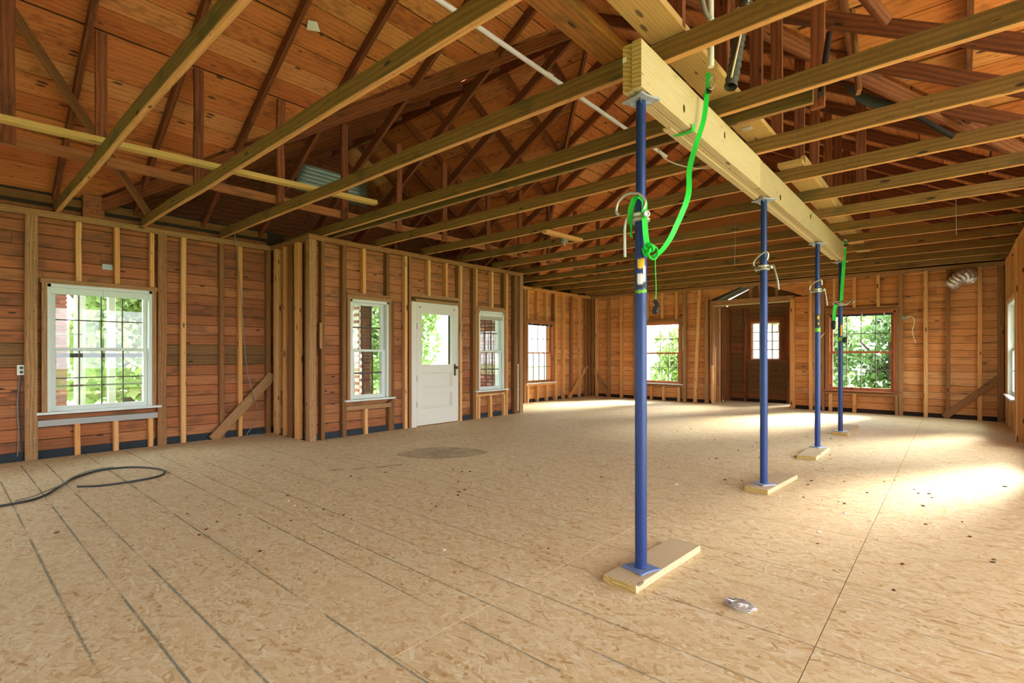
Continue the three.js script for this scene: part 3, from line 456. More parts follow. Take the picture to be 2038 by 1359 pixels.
// alcove walls
{
  const wl = Wall('wall_alcove_left', [-4.3, -12.3], [0, -1], 0.92), wb = Wall('wall_alcove_back', [-4.32, -13.2], [1, 0], 1.72), wr = Wall('wall_alcove_right', [-2.63, -13.2], [0, 1], 0.9);
  makeWindow(wb, -3.84, -3.0, 1.02, 2.05, { frameMat: M.brownFrame, casingMat: M.rafter[0], sash: M.offWhite, muntin: M.offWhite, casing: 0.08, single: true, cols: 4, rows: 4, side: 0.03, top: 0.03, bottom: 0.03, mw: 0.03, glass: M.frosted, stool: M.rafter[0] });
  sheathe(wl, M.sheath, { y1: 2.45 }); sheathe(wb, [...M.sheathGrey, M.sheath[4], M.sheathGrey[0]], { y1: 2.45 }); sheathe(wr, M.sheath, { y1: 2.45 });
  for (const w of [wl, wb, wr]) { backing(w, -0.4, 2.5, 0.1); along(w, w.g, 'top_plate', 0, w.len, 2.3, 2.37, 0, 0.09, A[1]); }
  studs(wl, [[0.02, 0.1, 0, 2.3, A[0]], [0.14, 0.22, 0.4, 2.3, A[1], -0.03, 0.06], [0.3, 0.36, 0, 2.3, F[0], -0.01], [0.5, 0.56, 0, 2.3, M.rafter[0]], [0.8, 0.89, 0, 2.3, A[0]]]);
  studs(wb, [[0.0, 0.08, 0, 2.3, M.rafter[0]], [0.4, 0.46, 0, 2.3, M.rafter[0]], [1.36, 1.42, 0, 2.3, M.rafter[0]]]);
  studs(wr, [[0.1, 0.17, 0, 2.3, M.rafter[1]], [0.55, 0.62, 0, 2.3, M.rafter[0]], [0.8, 0.89, 0, 2.3, A[0]]]);
  const al = structure('ceiling_alcove'), yr = 2.97, hw = 1.15, dy = 0.5;
  bar(al, 'header_beam', [-4.36, 2.375, -12.2], [-2.6, 2.375, -12.2], 0.12, 0.09, A[0]); bar(al, 'ledger_strip', [-4.3, 2.3, -12.16], [-2.66, 2.31, -12.16], 0.03, 0.03, M.beam);
  for (const z of [-12.35, -12.75, -13.15]) for (const s of [-1, 1]) bar(al, 'rafter', [-3.46, yr - 0.03, z], [-3.46 + s * hw, yr - dy - 0.03, z], 0.08, 0.04, s < 0 ? M.tin : A[1]);
  for (const [x, y1] of [[-3.5, 2.84], [-3.3, 2.76], [-2.95, 2.62]]) bar(al, 'king_post', [x, 2.43, -12.3], [x, y1, -12.3], 0.06, 0.04, A[0], [1, 0, 0]);
  // ribbed tin on the left slope, tarred sheet on the right
  const tin = (s, mat) => { const pts = [], n = 60; for (let i = 0; i <= n; i++) { const t = i / n, ph = (t * 10) % 1, lift = ph < 0.14 ? 0.022 : 0; pts.push([t * 1.3, lift]); } const g = new THREE.BufferGeometry(), pos = []; const P = ([a, l], u, e) => [-3.46 + s * u * hw, yr + 0.03 - u * dy + l + e, -12.28 - a]; for (let i = 0; i < n; i++) for (const e of [0, 0.004]) { const a = P(pts[i], 0, e), b = P(pts[i + 1], 0, e), c = P(pts[i + 1], 1, e), d = P(pts[i], 1, e); pos.push(...a, ...b, ...c, ...a, ...c, ...d); } g.setAttribute('position', new THREE.Float32BufferAttribute(pos, 3)); g.computeVertexNormals(); return g; };
  add(al, 'gable_board', prism([V(-4.5, 2.48, -13.45), V(-2.42, 2.48, -13.45), V(-3.46, 2.985, -13.45)], V(0, 0, -1), 0.03), M.aged[1]);
  add(al, 'tin_sheet', tin(-1, M.galv), M.galv); add(al, 'roof_sheet', tin(1, M.felt), M.felt);
}

// ---------- ceiling joists ----------
const ceiling = structure('ceiling');
const JZ = [[-0.1, -7.78, 0.8], [0.75, -7.78, 0.8], [1.6, -7.78, 0.8], [2.4, -7.78, 0.8], [3.2, -7.78, 0.8], [-0.925, -7.78, 0.78], [-1.745, -7.74, 0.78], [-2.63, -7.66, 0.78], [-3.51, -7.5, 0.78], [-4.39, -6.62, 0.78], [-5.28, -6.6, 0.78], [-6.11, -6.62, 0.78], [-6.99, -6.58, 0.78], [-7.86, -7.74, 0.76], [-8.73, -7.76, 0.76], [-9.57, -7.76, 0.76], [-10.43, -7.76, 0.76], [-11.28, -7.76, 0.76], [-12.0, -7.76, 0.76]];
JZ.forEach(([z, a, b], i) => { bar(ceiling, 'joist', [a, 2.846, z], [b, 2.846, z + (i === 7 ? -0.03 : 0)], 0.112, 0.05, [M.joist[i % 3], M.joistUnder], [0, 1, 0], { segs: 8, wob: 0.012, ch: 0.004, under: true }); });
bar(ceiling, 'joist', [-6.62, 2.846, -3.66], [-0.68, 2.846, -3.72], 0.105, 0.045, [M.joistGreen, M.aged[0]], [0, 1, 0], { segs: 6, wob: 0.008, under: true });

// ---------- roof ----------
const m = 0.578, YR = 5.53, TH = Math.atan(m);
let nRoof = 0;
function slope(axis, r, sgn, tMax, lo, hi) { // t runs down from the ridge, a along it, lo/hi(t) limit a
  const g = structure('roof_' + ++nRoof), P = (t, a, up = 0) => axis === 'z' ? V(r + sgn * t, YR - m * t + up, a) : V(a, YR - m * t + up, r + sgn * t);
  const n = axis === 'z' ? V(sgn * Math.sin(TH), Math.cos(TH), 0) : V(0, Math.cos(TH), sgn * Math.sin(TH));
  const step = 0.2, N = Math.ceil(tMax / step); let gap = 0.003;
  for (let i = 0; i < N; i++) {
    const t0 = i * step + gap; gap = R() < 0.3 ? rr(0.006, 0.01) : rr(0.002, 0.005); const t1 = Math.min((i + 1) * step, tMax) - gap, l0 = lo(t0), l1 = lo(t1), h0 = hi(t0), h1 = hi(t1), A0 = Math.min(l0, l1), A1 = Math.max(h0, h1);
    if (A1 - A0 < 0.05) continue;
    let p = A0; const mat0 = pick(M.roof);
    while (p < A1 - 0.01) {
      let q = p + rr(2.6, 5.2); if (A1 - q < 0.9) q = A1;
      const c = (x, l, h) => clamp(x, l, h), quad = [P(t0, c(p, l0, h0)), P(t0, c(q - 0.002, l0, h0)), P(t1, c(q - 0.002, l1, h1)), P(t1, c(p, l1, h1))], off = rr(0, 0.004);
      quad.forEach((v) => v.addScaledVector(n, off));
      const geo = prism(quad, n, 0.022), ps = geo.attributes.position, uv = [], ru = R() * 5, rv = R() * 4;
      for (let k = 0; k < ps.count; k++) { const a = axis === 'z' ? ps.getZ(k) : ps.getX(k), t = Math.abs((axis === 'z' ? ps.getX(k) : ps.getZ(k)) - r) * 1.155; uv.push(a / 2 + ru, t / 0.5 + rv); }
      geo.setAttribute('uv', new THREE.Float32BufferAttribute(uv, 2));
      add(g, 'board', geo, R() < 0.6 ? mat0 : pick(M.roof));
      p = q;
    }
  }
  const deck = [P(0, lo(0)), P(0, hi(0)), P(tMax, hi(tMax)), P(tMax, lo(tMax))].map((v) => v.addScaledVector(n, 0.03));
  add(g, 'roof_deck', prism(deck, n, 0.03), M.tar);
}
const RX = -3.5, ZL = -5.55, ZR = -2.8, T0 = 4.4, ZN = 4.4, ZE = -12.6;
slope('z', RX, -1, T0, (t) => ZL + t, () => ZN); slope('z', RX, -1, T0, () => ZE, (t) => ZL - t);
slope('x', ZL, 1, T0, () => -10.2, (t) => RX - t); slope('x', ZL, -1, T0, () => -10.2, (t) => RX - t);
slope('z', RX, 1, T0, (t) => ZR + t, () => ZN); slope('z', RX, 1, T0, () => ZE, (t) => ZR - t);
slope('x', ZR, 1, T0, (t) => RX + t, () => 5.6); slope('x', ZR, -1, T0, (t) => RX + t, () => 5.6);
const frame = structure('roof_frame'), RH = 0.12, yb = (t) => YR - 0.14 - m * t + RH * 0.577; // centre line of a rafter
const nrm = (axis, s) => axis === 'z' ? [s * Math.sin(TH), Math.cos(TH), 0] : [0, Math.cos(TH), s * Math.sin(TH)];
const rafterMat = () => pick(M.rafter);
for (let z = -0.91 + 0.76 * 6; z > -12.5; z -= 0.76) bar(frame, 'rafter', [RX - 0.02, yb(0.02), z], [RX - 4.32, yb(4.32), z], RH, 0.045, rafterMat(), nrm('z', -1), { segs: 3, wob: 0.01 });
for (let z = -2.6 + 0.72 * 9; z > -12.5; z -= 0.72) bar(frame, 'rafter', [RX + 0.02, yb(0.02), z], [RX + 4.32, yb(4.32), z], RH, 0.045, rafterMat(), nrm('z', 1), { segs: 3, wob: 0.01 });
for (let x = -9.9; x < -3.6; x += 0.8) for (const s of [-1, 1]) { const t = Math.min(RX - x, 4.32); if (t > 0.15) bar(frame, 'rafter', [x, yb(0.02), ZL + s * 0.02], [x, yb(t), ZL + s * t], RH, 0.045, rafterMat(), nrm('x', s)); }
for (let x = -3.1; x < 5.5; x += 0.8) for (const s of [-1, 1]) { const t = Math.min(x - RX, 4.32); if (t > 0.15) bar(frame, 'rafter', [x, yb(0.02), ZR + s * 0.02], [x, yb(t), ZR + s * t], RH, 0.045, rafterMat(), nrm('x', s)); }
bar(frame, 'ridge_board', [RX, YR - 0.13, ZN], [RX, YR - 0.13, ZE], 0.16, 0.025, M.rafter[1]); bar(frame, 'ridge_board', [RX, YR - 0.14, ZL], [-10.1, YR - 0.14, ZL], 0.15, 0.025, M.rafter[0]); bar(frame, 'ridge_board', [RX, YR - 0.14, ZR], [5.5, YR - 0.14, ZR], 0.15, 0.025, M.rafter[0]);
for (const [zc, sx] of [[ZL, -1], [ZR, 1]]) for (const sz of [-1, 1]) bar(frame, 'valley_rafter', [RX, YR - 0.13, zc], [RX + sx * 4.25, YR - 0.13 - m * 4.25, zc + sz * 4.25], 0.14, 0.04, M.rafter[0]);
for (const z of [-0.4, -1.0, -1.79, -2.63, -3.44, -4.28, -5.12, -6.08, -6.9, -7.75, -8.65, -9.55, -10.42, -11.25]) bar(frame, 'hanger', [-5.85, 2.91, z], [-5.85, 4.1, z], 0.045, 0.085, rafterMat(), [1, 0, 0], { segs: 3, wob: 0.01 });
for (const z of [-2.62, -3.34, -4.07, -4.66, -5.5, -6.22, -6.95, -7.65, -8.4, -9.1, -9.85, -10.5]) bar(frame, 'hanger', [-1.12, 2.91, z], [-1.12, 4.05, z], 0.085, 0.045, rafterMat(), [1, 0, 0], { segs: 3, wob: 0.01 });
for (const z of [-4.1, -6.3]) bar(frame, 'hanger', [-0.72, 2.91, z], [-0.72, 3.8, z], 0.085, 0.045, rafterMat(), [1, 0, 0]);
bar(frame, 'strongback', [-5.9, 2.95, 1.5], [-5.87, 2.95, -11.9], 0.09, 0.045, M.sheath[1], [0, 1, 0], { segs: 8, wob: 0.012 });
bar(frame, 'strut', [-5.87, 4.02, -0.42], [-7.62, 2.86, -1.82], 0.09, 0.045, A[2]); bar(frame, 'strut', [-5.87, 3.95, -4.3], [-7.2, 2.95, -5.2], 0.09, 0.04, M.rafter[0]);
bar(frame, 'strut', [-1.12, 4.6, -3.3], [-0.35, 3.5, -4.4], 0.09, 0.04, M.rafter[0]); bar(frame, 'strut', [-0.62, 3.95, -4.9], [-0.55, 3.2, -4.7], 0.07, 0.03, A[1]); bar(frame, 'strut', [-0.35, 3.75, -5.9], [0.15, 3.55, -5.9], 0.06, 0.03, M.beamGrey);
// gable ends, eaves and porch ceiling
const gable = (name, p, out, mat) => { const w = structure(name); add(w, 'gable_board', prism(p.map((q) => V(...q)), V(...out), 0.05), mat); };
gable('wall_gable_far', [[RX - 4.75, 2.92, -12.32], [RX + 4.75, 2.92, -12.32], [RX, 5.66, -12.32]], [0, 0, -1], M.sheathLight[2]); gable('wall_gable_near', [[RX - 5.3, 2.6, 4.1], [RX + 5.3, 2.6, 4.1], [RX, 5.66, 4.1]], [0, 0, 1], M.sheath[0]);
{ // porch gable with a metal louvre
  const w = structure('wall_gable_left'), sh = new THREE.Shape([[-5.3, 2.6], [5.3, 2.6], [0, 5.66]].map((p) => new THREE.Vector2(...p))); sh.holes.push(new THREE.Path([[-0.75, 4.45], [0.75, 4.45], [0.5, 5.0], [-0.5, 5.0]].map((p) => new THREE.Vector2(...p))));
  add(w, 'gable_board', new THREE.ExtrudeGeometry(sh, { depth: 0.05, bevelEnabled: false }), M.rafter[1], -9.95, 0, ZL).rotation.y = Math.PI / 2;
  for (let i = 0; i < 7; i++) bar(w, 'louvre_slat', [-9.88, 4.47 + i * 0.08, ZL - 0.8], [-9.88, 4.47 + i * 0.08, ZL + 0.8], 0.006, 0.15, M.tin, [-0.9, 1, 0]);
} { // unseen wing gable, with an opening added to let sky light into the loft
  const w = structure('wall_gable_right'), sh = new THREE.Shape([[-5.3, 2.6], [5.3, 2.6], [0, 5.66]].map((p) => new THREE.Vector2(...p))); sh.holes.push(new THREE.Path([[-3.6, 2.95], [3.6, 2.95], [1.6, 4.3], [-1.6, 4.3]].map((p) => new THREE.Vector2(...p))));
  add(w, 'gable_board', new THREE.ExtrudeGeometry(sh, { depth: 0.05, bevelEnabled: false }), M.sheath[0], 5.3, 0, ZR).rotation.y = Math.PI / 2;
  for (let z = -3; z <= 3; z += 0.75) bar(w, 'stud', [5.33, 2.8, ZR + z], [5.33, 5.3 - Math.abs(z) * 0.578, ZR + z], 0.045, 0.09, F[0], [0, 0, 1]);
}
const eave = structure('trim_1');
for (const [x0, x1, z0, z1] of [[-8.05, -7.85, -1.2, 4.2], [-8.05, -7.85, -12.5, -9.8], [0.86, 1.0, -12.5, -7.0], [0.86, 1.0, 1.4, 4.2]]) box(eave, 'eave_board', x0, x1, 2.78, 3.06, z0, z1, M.sheath[4]);
for (const [x0, x1, z0, z1] of [[-10, -7.7, -9.95, -9.75], [-10, -7.7, -1.35, -1.15], [0.8, 5.4, -7.2, -7.02], [0.8, 5.4, 1.42, 1.6]]) box(eave, 'eave_board', x0, x1, 2.78, 3.06, z0, z1, M.sheath[4]);
const porchCeil = structure('ceiling_porch');
box(porchCeil, 'porch_board', -10, -7.78, 2.72, 2.76, -9.9, -1.2, M.offWhite); box(porchCeil, 'porch_board', -7.78, -6.6, 2.72, 2.76, -7.6, -3.45, M.offWhite);
//=====OBJECTS=====
// ---------- shoring: beam, props, boards ----------
const EM = (mat) => [mat, M.end];
{
  const g = thing('shoring_beam', 'pale doubled timber beam carried on the four blue steel props', 'beam', [-1.245, 2.54, -5.5]);
  const brd = (x0, x1, z0, z1, mat) => { const q = bar(g, 'beam_board', [(x0 + x1) / 2, 2.66, z0], [(x0 + x1) / 2, 2.66, z1], 0.245, x1 - x0, EM(mat), [0, 1, 0], { ends: true, ch: 0.003 }); return q; };
  brd(-1.302, -1.248, -2.37, -6.9, M.beam); brd(-1.245, -1.192, -2.36, -4.46, M.beam); brd(-1.245, -1.196, -4.475, -8.72, M.beamGrey); brd(-1.302, -1.248, -6.905, -8.7, M.beamGrey);
  bar(g, 'spacer_strip', [-1.3, 2.535, -2.9], [-1.3, 2.535, -8.5], 0.012, 0.05, M.beam);
  add(g, 'label', new THREE.BoxGeometry(0.022, 0.026, 0.001), M.labelWhite, -0.045, 0.17, 3.132);
  const kn = new THREE.SphereGeometry(0.02, 14, 10).scale(0.12, 1.25, 0.8); for (const [y, z] of [[0.08, 2.6], [0.15, 1.9], [0.07, 0.4], [0.16, -0.9]]) add(g, 'knot', kn, M.brass, 0.0525, y, z);
}
// four-lobed pressed plate
function starPlate(r) {
  const s = new THREE.Shape(), n = 96; for (let i = 0; i <= n; i++) { const a = i / n * Math.PI * 2, q = Math.min(r, 1.12 * r / Math.pow(Math.pow(Math.abs(Math.cos(a)), 0.78) + Math.pow(Math.abs(Math.sin(a)), 0.78), 1 / 0.78)); s[i ? 'lineTo' : 'moveTo'](Math.cos(a) * q, Math.sin(a) * q); }
  for (const k of [0, 1, 2, 3]) { const h = new THREE.Path(); h.absarc(Math.cos(k * Math.PI / 2) * r * 0.78, Math.sin(k * Math.PI / 2) * r * 0.78, r * 0.055, 0, Math.PI * 2, true); s.holes.push(h); }
  return new THREE.ExtrudeGeometry(s, { depth: 0.006, bevelEnabled: true, bevelThickness: 0.0015, bevelSize: 0.0015, bevelSegments: 1, curveSegments: 8 }).rotateX(-Math.PI / 2);
}
const plateG = starPlate(0.098);
function threadGeo(y0, y1, r) { const pts = [], n = Math.round((y1 - y0) / 0.0065); for (let i = 0; i <= n; i++) { const y = y0 + (y1 - y0) * i / n; pts.push(new THREE.Vector2(r + 0.0005, y), new THREE.Vector2(r + 0.0032, y + 0.0032)); } return new THREE.LatheGeometry(pts, 24); }
function prop(z, o) {
  const x = -1.25, g = thing('shoring_prop', o.label, 'steel prop', [x, 0.04, z], 'blue steel props under the beam'), top = 2.53 - 0.04, cy = o.collar - 0.04, e = 1.72 - 0.04;
  const bp = add(g, 'base_plate', plateG, o.dusty ? M.blueWorn : M.plateGrey, 0, 0.002, 0); bp.rotation.y = o.turn ?? 0;
  const L = (p) => p.map(([r, y]) => new THREE.Vector2(r, y));
  add(g, 'outer_tube', new THREE.LatheGeometry(L([[0.0, 0.008], [0.034, 0.008], [0.0335, 0.014], [0.031, 0.02], [0.031, e], [0.0295, e + 0.004], [0.0, e + 0.004]]), 28), M.blue);
  add(g, 'thread', threadGeo(e, o.threadTop - 0.04, 0.0285), M.blue);
  add(g, 'inner_tube', new THREE.LatheGeometry(L([[0.0, e], [0.0255, e], [0.0255, top - 0.01], [0.0, top - 0.01]]), 28), M.blue);
  const tp = add(g, 'top_plate', plateG, M.plateGrey, 0, top - 0.012, 0); tp.rotation.y = o.turn ?? 0;
  for (const k of [0, 1, 2, 3]) { const a = k * Math.PI / 2 + (o.turn ?? 0), gs = new THREE.Mesh(new THREE.BoxGeometry(0.03, 0.02, 0.004), M.plateGrey); finish(gs); gs.name = childName(tp, 'gusset'); gs.position.set(Math.cos(a - (o.turn ?? 0)) * 0.04, -0.008, Math.sin(a - (o.turn ?? 0)) * 0.04); gs.rotation.y = -(a - (o.turn ?? 0)); tp.add(gs); }
  const nut = add(g, 'collar_nut', new THREE.LatheGeometry(L([[0.031, -0.022], [0.046, -0.02], [0.048, -0.008], [0.042, -0.002], [0.042, 0.012], [0.047, 0.016], [0.045, 0.024], [0.031, 0.025]]), 24), M.zinc, 0, cy, 0);
  const ang = o.lug ?? 0; nut.rotation.y = ang;
  for (const s of [-1, 1]) { add(nut, 'lug', new THREE.CylinderGeometry(0.011, 0.014, 0.045, 12).rotateZ(Math.PI / 2), M.zinc, s * 0.062, 0.0, 0); add(nut, 'lug_ring', new THREE.TorusGeometry(0.013, 0.006, 8, 16).rotateY(Math.PI / 2), M.zinc, s * 0.084, 0, 0); }
  const tubeAt = (parent, name, pts, r) => add(parent, name, new THREE.TubeGeometry(new THREE.CatmullRomCurve3(pts.map((p) => V(...p))), 36, r, 8), M.zinc);
  tubeAt(nut, 'handle', o.handle, 0.0075); tubeAt(g, 'locking_pin', o.pin.map(([a, b, c]) => [a, b + cy, c]), 0.008);
  for (const [y0, y1, mat, a0, a1] of o.labels ?? []) { const q = add(g, 'sticker', new THREE.CylinderGeometry(0.0316, 0.0316, y1 - y0, 20, 4, true, a0, a1), mat, 0, (y0 + y1) / 2 - 0.04, 0); const p = q.geometry.attributes.position; for (let i = 0; i < p.count; i++) if (Math.abs(Math.abs(p.getY(i)) - (y1 - y0) / 2) < 1e-4) p.setY(i, p.getY(i) + rr(-0.007, 0.007)); }
  return g;
}
// angles on a prop: 0 faces +z, the camera stands towards about 0.47 rad
prop(-2.47, { label: 'nearest blue steel prop with green strap tied round its silver collar', collar: 1.9, threadTop: 2.0, dusty: true, turn: 0.5, lug: -0.75,
  handle: [[-0.05, 0.012, 0.02], [-0.055, 0.02, 0.05], [-0.07, -0.02, 0.062], [-0.085, -0.1, 0.06], [-0.095, -0.19, 0.055]], pin: [[0.035, 0.03, 0.045], [0.045, 0.065, 0.04], [0.01, 0.115, 0.045], [-0.055, 0.125, 0.05], [-0.105, 0.095, 0.05], [-0.118, 0.045, 0.05], [-0.1, 0.02, 0.05]],
  labels: [[1.63, 1.68, M.labelYellow, -0.1, 1.2], [1.545, 1.6, M.labelWhite, -0.15, 1.0], [1.56, 1.64, M.labelWhite, 0.85, 0.5], [1.525, 1.55, M.labelDark, -0.3, 1.6], [1.50, 1.515, M.labelGreen, -0.7, 2.5]] });
prop(-4.78, { label: 'second blue steel prop, collar handle hanging to the right, alcove window behind it', collar: 1.93, threadTop: 2.02, turn: 0.2, lug: -0.5,
  handle: [[0.06, 0, 0], [0.1, 0.01, 0.005], [0.125, -0.04, 0.01], [0.15, -0.12, 0.01], [0.165, -0.21, 0.01]], pin: [[-0.07, 0.02, 0.03], [-0.075, 0.05, 0.03], [-0.03, 0.1, 0.045], [0.03, 0.13, 0.045], [0.045, 0.11, 0.04], [0.035, 0.06, 0.035]] });
prop(-7.1, { label: 'third blue steel prop, with dark label and bright green band below its collar', collar: 1.95, threadTop: 2.03, turn: 0.3, lug: -0.4,
  handle: [[0.06, 0, 0], [0.085, 0.0, 0.0], [0.1, -0.06, 0.0], [0.12, -0.19, 0.0]], pin: [[-0.08, 0.01, 0.03], [-0.07, 0.06, 0.03], [0.0, 0.11, 0.045], [0.045, 0.12, 0.04], [0.05, 0.06, 0.03]],
  labels: [[1.5, 1.66, M.labelDark, -0.4, 1.9], [1.445, 1.495, M.labelGreen, -0.8, 3.0], [1.6, 1.64, M.labelYellow, 0.1, 0.7], [1.53, 1.56, M.labelYellow, 0.3, 0.4]] });
prop(-8.76, { label: 'fourth blue steel prop, at the far end of the beam before the right window', collar: 1.9, threadTop: 2.02, turn: 0.1, lug: -0.2,
  handle: [[0.06, 0, 0], [0.1, 0.02, 0.0], [0.15, 0.05, 0.02], [0.2, 0.04, 0.06], [0.18, 0.0, 0.08]], pin: [[-0.09, 0.0, 0.02], [-0.08, 0.03, 0.04], [0.0, 0.04, 0.055], [0.06, 0.0, 0.05], [0.11, 0.01, 0.04]],
  labels: [[1.36, 1.42, M.labelGreen, -0.8, 3.0], [1.44, 1.6, M.labelYellow, 0.2, 0.8]] });
for (const [i, x, z0, z1, yaw, lab] of [[0, -1.247, -2.27, -3.0, 0.02, 'pine board offcut under the nearest blue prop'], [1, -1.23, -4.58, -5.36, 0.03, 'pine board offcut under the second blue prop'], [2, -1.235, -6.4, -7.2, 0.0, 'pine board offcut under the third blue prop, reaching towards the viewer'], [3, -1.235, -8.6, -9.7, 0.0, 'pine board offcut under the fourth, farthest blue prop']]) {
  const b = bar(scene, 'base_board', [x - yaw, 0.02, z0], [x + yaw, 0.02, z1], 0.039, 0.19, EM(M.beam), [0, 1, 0], { ends: true, ch: 0.004 }); tag(b, lab, 'board', 'board offcuts under the props');
}
// ---------- green webbing ----------
{
  const g = thing('ratchet_strap', 'bright green strap hanging in a loop from the joist to the nearest blue prop', 'strap', [-1.14, 2.8, -3.05]), q = g.position.clone().negate(), A3 = (n, geo, mat) => add(g, n, geo, mat, q.x, q.y, q.z);
  A3('webbing', ribbon([[-1.135, 2.93, -3.13], [-1.135, 2.84, -3.13], [-1.14, 2.76, -3.12], [-1.14, 2.6, -3.07], [-1.16, 2.43, -3.0], [-1.1, 2.2, -2.75], [-1.03, 1.98, -2.55], [-1.06, 1.84, -2.49], [-1.1, 1.75, -2.47], [-1.16, 1.69, -2.46], [-1.2, 1.69, -2.44], [-1.215, 1.73, -2.43]], 0.03, 0.002, [[0.75, 0, -0.6], [0.75, 0, -0.6], [0.5, 0, -0.8], [0.5, 0, -0.8], [0.4, 0, -0.9]], 80), M.green);
  A3('webbing', ribbon([[-1.18, 1.7, -2.43], [-1.2, 1.78, -2.43], [-1.21, 1.9, -2.43], [-1.215, 1.98, -2.43], [-1.25, 2.0, -2.42], [-1.3, 1.94, -2.45], [-1.3, 1.85, -2.46], [-1.29, 1.8, -2.44]], 0.03, 0.002, [[0.7, 0, -0.6], [0.6, 0, -0.7], [0.6, 0, -0.5], [0, 0, 1]], 50), M.green);
  A3('knot', new THREE.TorusKnotGeometry(0.017, 0.0085, 48, 8).translate(-1.185, 1.725, -2.43), M.green);
  A3('loop', new THREE.TorusGeometry(0.03, 0.006, 8, 20).scale(0.8, 1.1, 1).rotateY(0.6).translate(-1.165, 1.7, -2.44), M.green);
  A3('webbing_tail', ribbon([[-1.31, 2.53, -3.02], [-1.25, 2.525, -3.02], [-1.18, 2.53, -3.01], [-1.175, 2.56, -3.0]], 0.028, 0.002, [[0, 0, 1], [0, 0.2, 1]], 12), M.green);
  A3('cord', new THREE.TubeGeometry(new THREE.CatmullRomCurve3([V(-1.16, 1.68, -2.45), V(-1.163, 1.6, -2.46), V(-1.16, 1.52, -2.46), V(-1.162, 1.455, -2.46)]), 12, 0.0025, 6), M.green);
  const hk = A3('plastic_hook', mergeGeometries([new THREE.BoxGeometry(0.02, 0.04, 0.012).rotateZ(0.5).translate(-1.158, 1.44, -2.46), new THREE.CylinderGeometry(0.014, 0.018, 0.012, 6).rotateX(1.5).translate(-1.166, 1.4, -2.46), new THREE.BoxGeometry(0.024, 0.03, 0.014).rotateZ(-0.3).translate(-1.164, 1.41, -2.46)].map((x) => x.toNonIndexed())), M.black); hk.name = 'plastic_hook';
  A3('carabiner', new THREE.TorusGeometry(0.032, 0.0045, 8, 28).scale(0.6, 1.25, 1).rotateZ(-0.25).rotateY(0.6).translate(-1.11, 2.83, -3.12), M.steel);
  A3('carabiner_sleeve', new THREE.CylinderGeometry(0.012, 0.012, 0.03, 10).rotateZ(0.3).translate(-1.125, 2.79, -3.12), M.black);
  const g2 = thing('ratchet_strap', 'green strap running straight down beside the farthest blue prop', 'strap', [-1.2, 2.8, -8.8]), p2 = g2.position.clone().negate(), B3 = (n, geo, mat) => add(g2, n, geo, mat, p2.x, p2.y, p2.z);
  B3('webbing', ribbon([[-1.19, 2.9, -8.75], [-1.19, 2.75, -8.7], [-1.2, 2.5, -8.7], [-1.22, 2.2, -8.71], [-1.235, 1.95, -8.715]], 0.055, 0.003, [[0.75, 0, -0.6], [0.6, 0, -0.8]], 24), M.green);
  B3('webbing', ribbon([[-1.3, 1.9, -8.72], [-1.32, 1.8, -8.71], [-1.32, 1.66, -8.71]], 0.05, 0.003, [[0.75, 0, -0.6], [0.75, 0, -0.6]], 12), M.green);
  B3('ratchet', new THREE.TorusGeometry(0.045, 0.011, 8, 24).scale(0.7, 1.3, 1).rotateY(0.6).translate(-1.19, 2.78, -8.7), M.steel); B3('ratchet_bolt', new THREE.CylinderGeometry(0.016, 0.016, 0.07, 10).rotateZ(1.57).rotateY(0.6).translate(-1.19, 2.75, -8.7), M.black);
  B3('plastic_hook', new THREE.CapsuleGeometry(0.028, 0.08, 4, 10).translate(-1.33, 1.6, -8.71), M.black); B3('plastic_hook', new THREE.CapsuleGeometry(0.028, 0.03, 4, 10).translate(-1.19, 1.38, -8.71), M.black);
}
// ---------- loose timbers in the loft ----------
tag(bar(scene, 'loose_timber', [-5.52, 2.952, 0.9], [-5.12, 2.952, -3.42], 0.045, 0.09, M.yellow), 'yellowish loose two-by-four lying across the joist tops at left', 'timber');
tag(bar(scene, 'loft_plank', [-1.5, 2.945, 1.2], [-1.5, 2.945, -2.76], 0.08, 0.16, M.brownPlank, [0, 1, 0], { segs: 4, wob: 0.004 }), 'brown plank lying on the joists just left of the pale beam end', 'plank');
{
  const g = thing('strongback', 'pale T-shaped timber lying on the joists just right of the pale beam', 'timber', [-1.2, 2.905, -2]);
  bar(g, 'flat_plank', [-1.19, 2.925, 1.2], [-1.17, 2.925, -4.5], 0.04, 0.2, M.plank); bar(g, 'upright_plank', [-1.29, 3.01, 1.2], [-1.28, 3.01, -4.4], 0.13, 0.045, M.plank);
  add(g, 'metal_plate', new THREE.BoxGeometry(0.07, 0.004, 0.06), M.galv, 0.01, -0.002, -2.1);
  const h = thing('strongback', 'pale plank lying on the far joists beyond the gap in the first', 'timber', [-1.2, 2.905, -8]);
  bar(h, 'flat_plank', [-1.13, 2.925, -5.15], [-1.15, 2.925, -11.8], 0.04, 0.2, M.plank); bar(h, 'upright_plank', [-1.05, 2.98, -5.3], [-1.05, 2.98, -11.5], 0.07, 0.04, M.plank);
  const b = thing('ceiling_block', 'short wooden block with a small electrical box spanning two joists', 'wood block', [-4.0, 2.77, -5.55]);
  bar(b, 'block', [-3.99, 2.765, -5.2], [-3.93, 2.765, -5.95], 0.04, 0.09, F[0]); add(b, 'junction_box', new THREE.CylinderGeometry(0.05, 0.05, 0.045, 8), M.tin, -0.02, -0.04, -0.15); add(b, 'pull_stub', new THREE.CylinderGeometry(0.004, 0.004, 0.05, 6), M.cream, -0.02, -0.085, -0.15);
}
